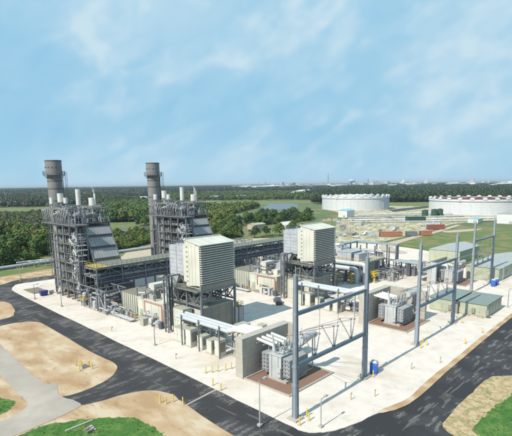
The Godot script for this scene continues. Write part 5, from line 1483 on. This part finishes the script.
func container(at: Vector3, s: Vector3, turn: float, m: Material, label: String) -> void:
	var t := thing("site_container", label, "container", at, "containers in the yard")
	t.rotation.y = turn
	pb(t, "body", m, vv(-s.x / 2, 0.3, -s.z / 2), vv(s.x / 2, s.y, s.z / 2))
	pb(t, "skid", M.steel_dark, vv(-s.x / 2 + 0.1, 0, -s.z / 2 + 0.2), vv(s.x / 2 - 0.1, 0.3, s.z / 2 - 0.2))
	pb(t, "roof", m, vv(-s.x / 2 - 0.1, s.y, -s.z / 2 - 0.1), vv(s.x / 2 + 0.1, s.y + 0.15, s.z / 2 + 0.1))
	var n := int(s.x / 1.2)
	for k in n: pb(t, "rib", m, vv(-s.x / 2 + s.x * k / n, 0.4, s.z / 2), vv(-s.x / 2 + s.x * k / n + 0.25, s.y, s.z / 2 + 0.1))
	pb(t, "door", M.steel_dark, vv(-s.x / 2 - 0.06, 0.4, -0.9), vv(-s.x / 2, 2.6, 0.9))

func build_background() -> void:
	tank("pale grey storage tank with white domed roof, the farther left one", vv(522, 0.1, -316), 42.5, 16.5, false)
	tank("pale storage tank with dark red floating roof inside its rim", vv(527, 0.1, -169), 47.5, 15.6, true)
	# yard
	container(vv(270, 0.1, -137), vv(14, 3.0, 4), -0.75, M.orange, "orange site cabin nearest the plant")
	container(vv(279.5, 0.1, -127.5), vv(6.5, 2.9, 4), -0.75, M.steel, "grey site cabin between the orange and the red ones")
	container(vv(287, 0.1, -121.5), vv(7, 3.0, 4), -0.75, M.orange, "short orange site cabin right of the grey one")
	container(vv(329, 0.1, -132), vv(12, 3.2, 4), -0.8, M.rust_red, "dark red container at the end of the path")
	container(vv(384, 0.1, -172), vv(16, 4, 6), -0.8, M.dark_green, "dark green long container in the far yard")
	for k in 3: 
		var t := thing("green_tank", "dark green upright tank in the far yard, %s" % ["the one standing apart on the left", "middle one", "right one"][k], "tank", vv(436 + [0, 15, 24][k], 0.1, -186 + [0, 3, 5][k]), "dark green tanks")
		pc(t, "shell", M.dark_green, vv(0, 0.4, 0), vv(0, 6.6, 0), 3.0, 18); pc(t, "lid", M.dark_green, vv(0, 6.6, 0), vv(0, 7.2, 0), 2.6, 18, 0.6); pc(t, "base", M.concrete, vv(0, 0, 0), vv(0, 0.4, 0), 3.4, 18)
	hut("shed", "pale blue shed below the right storage tank", "shed", vv(398, 0.1, -127), vv(12, 3.6, 8), M.tank_white, M.sky_blue_roof, 0.8, "", 1)
	hut("shed", "blue-roofed hut in front of the left storage tank", "shed", vv(392, 0.1, -247), vv(14, 7, 10), M.tank_white, M.sky_blue_roof, 1.4, "", 1)
	hut("workshop", "pale blue workshop at the right edge below the right storage tank", "building", vv(410, 0.1, -103), vv(22, 8, 16), M.tank_white, M.pale_roof, 2.5, "", 1)
	hut("white_shed", "white dome-roofed shed in the tan field left of the farther intake house", "shed", vv(258, 0.1, -214), vv(10, 4.5, 8), M.white, M.white, 2.2, "", 0)
	hut("hay_barn", "small tan barn in the field beyond the trees", "shed", vv(252, 0.1, -238), vv(12, 4, 8), M.sand, M.cream_dark, 1.0, "", 0)
	var r := RandomNumberGenerator.new()
	r.seed = 55
	var spots := [[255, -162, "leftmost"], [259.5, -157, "second from the left"], [265, -160, "behind the second"], [268, -154, "third"], [275, -150, "left of the orange cabin"], [262, -148, "in the front row"], [278, -160, "at the back, left"], [292, -156, "at the back, middle"], [305, -152, "at the back, right"], [250, -150, "nearest the plant"]]
	for i in spots.size():
		car(vv(spots[i][0], 0.1, spots[i][1]), r.randf_range(-0.5, 1.5), "small %s vehicle parked in the yard, %s" % [["white", "dark", "pale"][i % 3], spots[i][2]], [M.white, M.steel_dark, M.galv][i % 3], "vehicles parked in the yard")
	for i in 34:
		var t := thing("material_stack", "%s stack of stored material in the yard, among others alike" % ["grey", "tan", "brown-grey", "cream"][i % 4], "material stack", vv(r.randf_range(235, 430), 0.1, r.randf_range(-235, -142)), "stacks of material in the yard, kind %d" % (i % 4))
		t.rotation.y = r.randf_range(0, 3)
		var m: Material = [M.galv, M.sand, M.taupe, M.cream_dark][i % 4]
		for k in 3: pb(t, "bundle", m, vv(-3 + k * 2.2, 0, -2), vv(-1.0 + k * 2.2, r.randf_range(0.9, 2.4), 2 + r.randf_range(0, 2)))
	for i in 5:
		var t := thing("yard_pipeline", "long low pale pipeline crossing the yard, %s from the plant" % ["first", "second", "third", "fourth", "fifth"][i], "pipeline", vv(0, 0.1, 0), "pipelines in the yard")
		var a := vv(330 + i * 22, 0.8, -218 - i * 8)
		var b := vv(430 + i * 20, 0.8, -108 - i * 20)
		pc(t, "pipe", [M.galv, M.white, M.duct_blue][i % 3], a, b, 0.6, 8)
		for k in 12: pb(t, "support", M.concrete, a.lerp(b, k / 12.0) - vv(0.5, 0.9, 0.5), a.lerp(b, k / 12.0) + vv(0.5, -0.5, 0.5))
	# bund wall in front of the tanks
	var bw := thing("bund_wall", "low pale wall along the foot of the right storage tank", "wall", vv(0, 0.1, 0))
	for k in 10: pbar(bw, "wall_panel", M.concrete, vv(466 - k * 1.5, 0.8, -200 + k * 10), vv(466 - k * 1.5 - 1.4, 0.8, -190.2 + k * 10), 0.6, 1.6)
	# houses in the fields and the far industrial skyline
	for i in 22:
		var d := r.randf_range(900, 1700)
		var a := deg_to_rad(-46.5 - lerpf(-30, 4, r.randf()))
		hut("farm_house", "tiny pale house scattered in the far fields", "house", vv(-sin(a) * d, 0, -cos(a) * d), vv(r.randf_range(12, 30), r.randf_range(4, 7), 12), M.far_wall, [M.far_grey, M.far_wall, M.brown_roof][i % 3], 2.5, "far pale houses", 0)
	for q in [[1030, -800, 60, 9], [1085, -830, 40, 12], [985, -790, 26, 7], [1130, -870, 40, 8]]:
		hut("warehouse", "white warehouse above the far trees left of the left storage tank", "warehouse", vv(q[0], 0, q[1]), vv(q[2], q[3], 26), M.white, M.white, 2.0, "far white warehouses", 0)
	for i in 64:
		var px := r.randf()
		var a := deg_to_rad(46.5 + lerpf(2, 31, px))
		var d := r.randf_range(2500, 3800)
		var at := vv(sin(a) * d, 0, -cos(a) * d)
		var hh := r.randf_range(11, 28) * (1.0 if r.randf() < 0.8 else 1.7)
		var ww := r.randf_range(20, 90)
		var t := thing("refinery_block", "%s block on the far industrial skyline, among others alike" % ["pale", "grey", "wide pale", "white"][i % 4], "building", at, "blocks on the far skyline, kind %d" % (i % 4))
		t.rotation.y = r.randf_range(0, 1.5)
		var m: Material = [M.far_wall, M.far_grey, M.far_wall, M.white][i % 4]
		pb(t, "block", m, vv(-ww / 2, 0, -14), vv(ww / 2, hh * 0.6, 14))
		pb(t, "upper_block", m, vv(-ww * 0.3, hh * 0.6, -9), vv(ww * 0.12, hh, 9))
		for k in int(ww / 12): pb(t, "window", M.far_grey if m != M.far_grey else M.glass, vv(-ww / 2 + 3 + k * 12, hh * 0.2, 14), vv(-ww / 2 + 9 + k * 12, hh * 0.42, 14.4))
	for i in 60:
		var a := deg_to_rad(46.5 + lerpf(-2, 31, r.randf()))
		var d := r.randf_range(2100, 3400)
		hut("low_hall", "low white hall at the edge of the far industrial skyline", "hall", vv(sin(a) * d, 0, -cos(a) * d), vv(r.randf_range(40, 140), r.randf_range(12, 19), 30), [M.white, M.far_wall, M.far_grey][i % 3], [M.white, M.far_grey][i % 2], 3.0, "low halls on the far skyline", 0)
	for i in 22:
		var a := deg_to_rad(46.5 + lerpf(0, 31, r.randf()))
		var d := r.randf_range(2600, 3800)
		var hh := r.randf_range(26, 50)
		if i == 0:
			a = deg_to_rad(46.5 + 9.0); d = 3600; hh = 100
		var t := thing("far_chimney", "tallest dark chimney on the far skyline" if i == 0 else "thin chimney on the far industrial skyline", "chimney", vv(sin(a) * d, 0, -cos(a) * d), "far chimneys" if i else "")
		pc(t, "shaft", M.far_grey if i % 2 == 0 else M.far_wall, vv(0, 0, 0), vv(0, hh, 0), 3.6, 12, 2.6)
		pc(t, "band", M.rust_red if i % 3 == 1 else M.far_wall, vv(0, hh * 0.86, 0), vv(0, hh * 0.92, 0), 3.0, 12)
	var sp := thing("water_tower", "blue-topped round water tower on the far skyline", "water tower", vv(2480, 0, -1530))
	pc(sp, "column", M.far_wall, vv(0, 0, 0), vv(0, 34, 0), 4, 12)
	var bb := Acc.new(); bb.ball(vv(0, 40, 0), vv(24, 9, 24), 18, 10)
	part(sp, "bowl", bb, M.sky_blue_roof)

# ---------------------------------------------------------------- vegetation
func crown_mesh(sd: int, h: float, w: float, lobes: int, leaves: int, size: float, c0: Vector3, c1: Vector3) -> ArrayMesh:
	var r := RandomNumberGenerator.new()
	r.seed = sd
	var a := Acc.new()
	var L := []
	for i in lobes:
		var t := float(i) / maxf(lobes - 1, 1)
		var an := r.randf() * TAU
		var rr := w * 0.34 * sin(PI * clampf(0.18 + t * 0.8, 0, 1)) * r.randf_range(0.5, 1.1)
		L.append([vv(cos(an) * rr, h * (0.32 + 0.5 * t) , sin(an) * rr), w * r.randf_range(0.16, 0.27) * (1.15 - 0.45 * t)])
	var ct := vv(0, h * 0.5, 0)
	for i in leaves:
		var l: Array = L[r.randi() % lobes]
		var d := vv(r.randfn(), r.randfn(), r.randfn()).normalized()
		if d.y < -0.5: d.y *= -0.6
		var p: Vector3 = l[0] + d * l[1] * vv(1, 0.85, 1) * lerpf(0.55, 1.12, sqrt(r.randf()))
		var nn := (d + vv(r.randfn(), r.randfn(), r.randfn()) * 0.55).normalized()
		var x := nn.cross(Vector3.UP if absf(nn.y) < 0.9 else Vector3.RIGHT).normalized().rotated(nn, r.randf() * TAU)
		var y := nn.cross(x)
		var s := size * r.randf_range(0.6, 1.3)
		var sn := (nn * 0.6 + (p - ct).normalized() * 0.4).normalized()
		var q0 := p - x * s * 0.5
		var q1 := p + y * s * 0.42
		var q2 := p + x * s * 0.5
		var q3 := p - y * s * 0.42
		a.tri(q0, q2, q1, sn, sn, sn); a.tri(q0, q3, q2, sn, sn, sn)
		var cv := c0.lerp(c1, r.randf()) * r.randf_range(0.8, 1.2)
		for k in 6: a.c.append(Color(cv.x, cv.y, cv.z))
	return a.mesh(M.leaf)

func trunk_mesh(sd: int, h: float, w: float) -> ArrayMesh:
	var r := RandomNumberGenerator.new()
	r.seed = sd
	var a := Acc.new()
	a.cyl(vv(0, -0.2, 0), vv(0.1, h * 0.55, 0), h * 0.026, h * 0.012, 7)
	for i in 5:
		var an := r.randf() * TAU
		var y := h * r.randf_range(0.22, 0.5)
		a.cyl(vv(0, y, 0), vv(cos(an) * w * 0.28, y + h * 0.22, sin(an) * w * 0.28), h * 0.010, h * 0.004, 5)
	return a.mesh(M.bark)

func inside(pts: Array, r: RandomNumberGenerator) -> Vector2:
	var lo := Vector2(1e9, 1e9)
	var hi := -lo
	for p in pts:
		lo = lo.min(p); hi = hi.max(p)
	for k in 200:
		var q := Vector2(r.randf_range(lo.x, hi.x), r.randf_range(lo.y, hi.y))
		if Geometry2D.is_point_in_polygon(q, PackedVector2Array(pts)): return q
	return (lo + hi) / 2

func build_trees() -> void:
	var pal := {
		"green": [vv(0.030, 0.076, 0.010), vv(0.080, 0.142, 0.020)], "dark": [vv(0.017, 0.044, 0.010), vv(0.042, 0.084, 0.016)],
		"yellow": [vv(0.085, 0.120, 0.012), vv(0.155, 0.180, 0.026)], "bare": [vv(0.085, 0.078, 0.066), vv(0.125, 0.112, 0.092)],
		"olive": [vv(0.066, 0.086, 0.020), vv(0.115, 0.130, 0.032)], "pine": [vv(0.014, 0.030, 0.014), vv(0.032, 0.056, 0.024)]}
	var kinds := {}
	var sd := 300
	for key in pal:
		var v := []
		for k in 3:
			sd += 1
			v.append([crown_mesh(sd, 10.0, 8.6, 11, 1150, 0.75, pal[key][0], pal[key][1]), trunk_mesh(sd, 10.0, 8.0)])
		kinds[key] = v
	var r := RandomNumberGenerator.new()
	r.seed = 77
	# [outline, how many, kinds, height range, what the label says, group]
	var belts := [
		[[V(50, -218), V(76, -219), V(112, -256), V(146, -343), V(96, -365)], 118, ["green", "yellow", "dark", "yellow", "olive", "green"], 4.5, 13.0, "%s tree in the dense wood left of the left boiler", "trees of the wood at the left"],
		[[V(100, -222), V(139, -226), V(158, -232), V(187, -282), V(161, -298), V(128, -262)], 62, ["yellow", "yellow", "green", "olive"], 4.0, 7.0, "%s bushy tree between the two boilers, this side of the pond", "bushes by the pond"],
		[[V(160, -226), V(206, -209), V(292, -297), V(274, -324), V(205, -262)], 66, ["green", "dark", "yellow", "olive"], 4.0, 11.5, "%s tree in the wood right of the second boiler", "trees right of the second boiler"],
		[[V(268, -262), V(308, -243), V(360, -260), V(412, -322), V(350, -330), V(290, -290)], 46, ["dark", "green", "dark"], 7.0, 11.0, "%s tree in the wood behind the tan field", "trees behind the tan field"]]
	var words := {"green": "mid green", "dark": "dark green", "yellow": "yellow-green", "olive": "olive green", "bare": "grey leafless"}
	for b in belts:
		for i in b[1]:
			var p := inside(b[0], r)
			var key: String = b[2][r.randi() % b[2].size()]
			add_tree(kinds[key][r.randi() % 3], vv(p.x, 0, p.y), r.randf_range(b[3], b[4]), r, b[5] % words[key], b[6] + ", " + words[key])
	for q in [[230, -196, 9.5, "green", "round green tree just left of the farther intake house's roof"], [243, -196, 10, "green", "round green tree behind the farther intake house's left corner"], [262, -202, 6.0, "dark", "small dark tree behind the farther intake house"], [224, -203, 7.5, "dark", "dark green tree left of the two round ones"], [212, -202, 8, "dark", "dark green tree at the edge of the tan field"]]:
		add_tree(kinds[q[3]][r.randi() % 3], vv(q[0], 0, q[1]), q[2], r, q[4], "")
	# low brush under the near woods
	var brush := {"green": [], "yellow": [], "dark": []}
	for b in belts:
		for i in b[1] * 9:
			var p := inside(b[0], r)
			var s := r.randf_range(2.2, 5.0) / 10.0
			brush[["green", "yellow", "dark"][r.randi() % 3]].append(Transform3D(Basis(Vector3.UP, r.randf() * TAU).scaled(vv(s * 1.3, s, s * 1.3)), vv(p.x, -s * 2.4, p.y)))
	for key in brush:
		var mm := MultiMesh.new()
		mm.transform_format = MultiMesh.TRANSFORM_3D
		mm.mesh = kinds[key][0][0]
		mm.instance_count = brush[key].size()
		for i in brush[key].size(): mm.set_instance_transform(i, brush[key][i])
		var o := MultiMeshInstance3D.new()
		o.multimesh = mm
		o.name = numbered("brush")
		add_child(o)
		tag(o, "low %s brush under and between the near trees" % words[key], "brush"); o.set_meta("kind", "stuff")
	# woods too far or too dense to count
	var far := {}
	for key in pal:
		far[key] = [crown_mesh(900 + key.length(), 10.0, 10.5, 9, 230, 1.9, pal[key][0], pal[key][1]), []]
	var bands := [
		[[V(96, -365), V(150, -335), V(232, -532), V(152, -571)], 900, ["bare", "green", "olive", "dark"], 5, 9],
		[[V(146, -343), V(110, -256), V(128, -262), V(161, -298), V(176, -330)], 60, ["green", "yellow"], 5, 8],
		[[V(212, -400), V(244, -374), V(449, -676), V(388, -719)], 1500, ["green", "dark", "green", "olive"], 8, 13],
		[[V(274, -324), V(300, -330), V(344, -362), V(352, -371), V(495, -460), V(434, -513), V(347, -411)], 620, ["green", "olive", "yellow", "dark"], 6, 10],
		[[V(210, -340), V(274, -324), V(347, -411), V(434, -513), V(450, -660), V(300, -440), V(246, -372)], 700, ["green", "dark", "olive"], 7, 11],
		[[V(600, -440), V(700, -380), V(780, -260), V(830, -170), V(1500, -250), V(1600, -1000), V(1000, -760), V(780, -520)], 9000, ["pine", "pine", "dark"], 12, 17],
		[[V(232, -532), V(256, -590), V(174, -650), V(120, -600)], 160, ["bare", "green"], 4, 7],
		[[V(234, -870), V(329, -765), V(520, -800), V(640, -1180), V(400, -1300), V(200, -1200)], 2400, ["dark", "pine", "dark", "bare"], 8, 13],
		[[V(100, -1150), V(400, -1300), V(640, -1180), V(900, -1050), V(1100, -1700), V(500, -2200), V(0, -2000)], 6500, ["bare", "pine", "pine", "dark"], 9, 14],
		[[V(690, -1020), V(560, -790), V(760, -520), V(1000, -760), V(1200, -1000), V(1000, -1300)], 2400, ["dark", "green", "olive"], 8, 12],
		[[V(-400, -2000), V(500, -2200), V(1100, -1700), V(1600, -1000), V(1700, -300), V(4200, -600), V(3600, -3200), V(1800, -5200), V(-400, -5400)], 26000, ["pine", "pine", "dark"], 12, 19]]
	for bi in bands.size():
		var b: Array = bands[bi]
		for i in b[1]:
			var p := inside(b[0], r)
			var key: String = b[2][r.randi() % b[2].size()]
			var s := r.randf_range(b[3], b[4]) / 10.0
			var wide := 1.0
			if p.length() > 1500: wide = 2.3
			far[key][1].append(Transform3D(Basis(Vector3.UP, r.randf() * TAU).scaled(vv(s * wide, s, s * wide)), vv(p.x, -0.5, p.y)))
	var lab := {"green": "mid green far woods in the distance", "dark": "dark green far woods reaching to the horizon", "yellow": "yellow-green far scrub", "bare": "grey leafless far woods at the left", "olive": "olive green far woods", "pine": "blackish green pine woods covering the far plain"}
	for key in far:
		var mm := MultiMesh.new()
		mm.transform_format = MultiMesh.TRANSFORM_3D
		mm.mesh = far[key][0]
		mm.instance_count = far[key][1].size()
		for i in far[key][1].size(): mm.set_instance_transform(i, far[key][1][i])
		var o := MultiMeshInstance3D.new()
		o.multimesh = mm
		o.name = numbered("far_wood")
		add_child(o)
		tag(o, lab[key], "woods"); o.set_meta("kind", "stuff")
	# grass blades on the two near lawns
	var gm := Acc.new()
	for k in 9:
		var an := r.randf() * TAU
		var p := vv(cos(an), 0, sin(an)) * r.randf() * 0.22
		var tip := p + vv(r.randf_range(-0.12, 0.12), r.randf_range(0.06, 0.13), r.randf_range(-0.12, 0.12))
		var x := vv(cos(an + 1), 0, sin(an + 1)) * 0.035
		gm.tri(p - x, p + x, tip, Vector3.UP, Vector3.UP, Vector3.UP)
		var g := r.randf_range(0.75, 1.25)
		for j in 3: gm.c.append(Color(0.075 * g, 0.185 * g, 0.032 * g))
	var tuft := gm.mesh(M.grass_blade)
	for q in [[[V(12, -63.4), V(23.7, -65.4), V(29, -62), V(33, -58), V(33.6, -52), V(33, -42), V(16, -42)], 0.06, 700, "short green grass on the lawn at the bottom left"], [[V(110, -15), V(90, -17), V(72, -18.4), V(65.6, -18.6), V(63.4, -17), V(62.5, -8), V(110, -4)], 0.135, 700, "short green grass on the plot at the bottom right"], [[V(22.6, -78.2), V(22.2, -76), V(20, -74.6), V(12, -74.4), V(12, -81), V(19, -81)], 0.06, 250, "short green grass on the patch by the drive"]]:
		var mm := MultiMesh.new()
		mm.transform_format = MultiMesh.TRANSFORM_3D
		mm.mesh = tuft
		mm.instance_count = q[2]
		for i in q[2]:
			var p := inside(q[0], r)
			if i % 2 == 0: p += Vector2(r.randfn(), r.randfn()) * 1.1
			var s := r.randf_range(0.6, 1.3)
			mm.set_instance_transform(i, Transform3D(Basis(Vector3.UP, r.randf() * TAU).scaled(vv(s, s, s)), vv(p.x, q[1], p.y)))
		var o := MultiMeshInstance3D.new()
		o.multimesh = mm
		o.name = numbered("grass")
		add_child(o)
		tag(o, q[3], "grass"); o.set_meta("kind", "stuff")

func add_tree(k: Array, at: Vector3, h: float, r: RandomNumberGenerator, label: String, group: String) -> void:
	var t := thing("tree", label, "tree", at, group)
	t.rotation.y = r.randf() * TAU
	var s := h / 10.0
	t.scale = vv(s * r.randf_range(0.7, 1.35), s, s * r.randf_range(0.7, 1.35))
	share(t, "crown", k[0], Vector3.ZERO)
	share(t, "trunk", k[1], Vector3.ZERO)
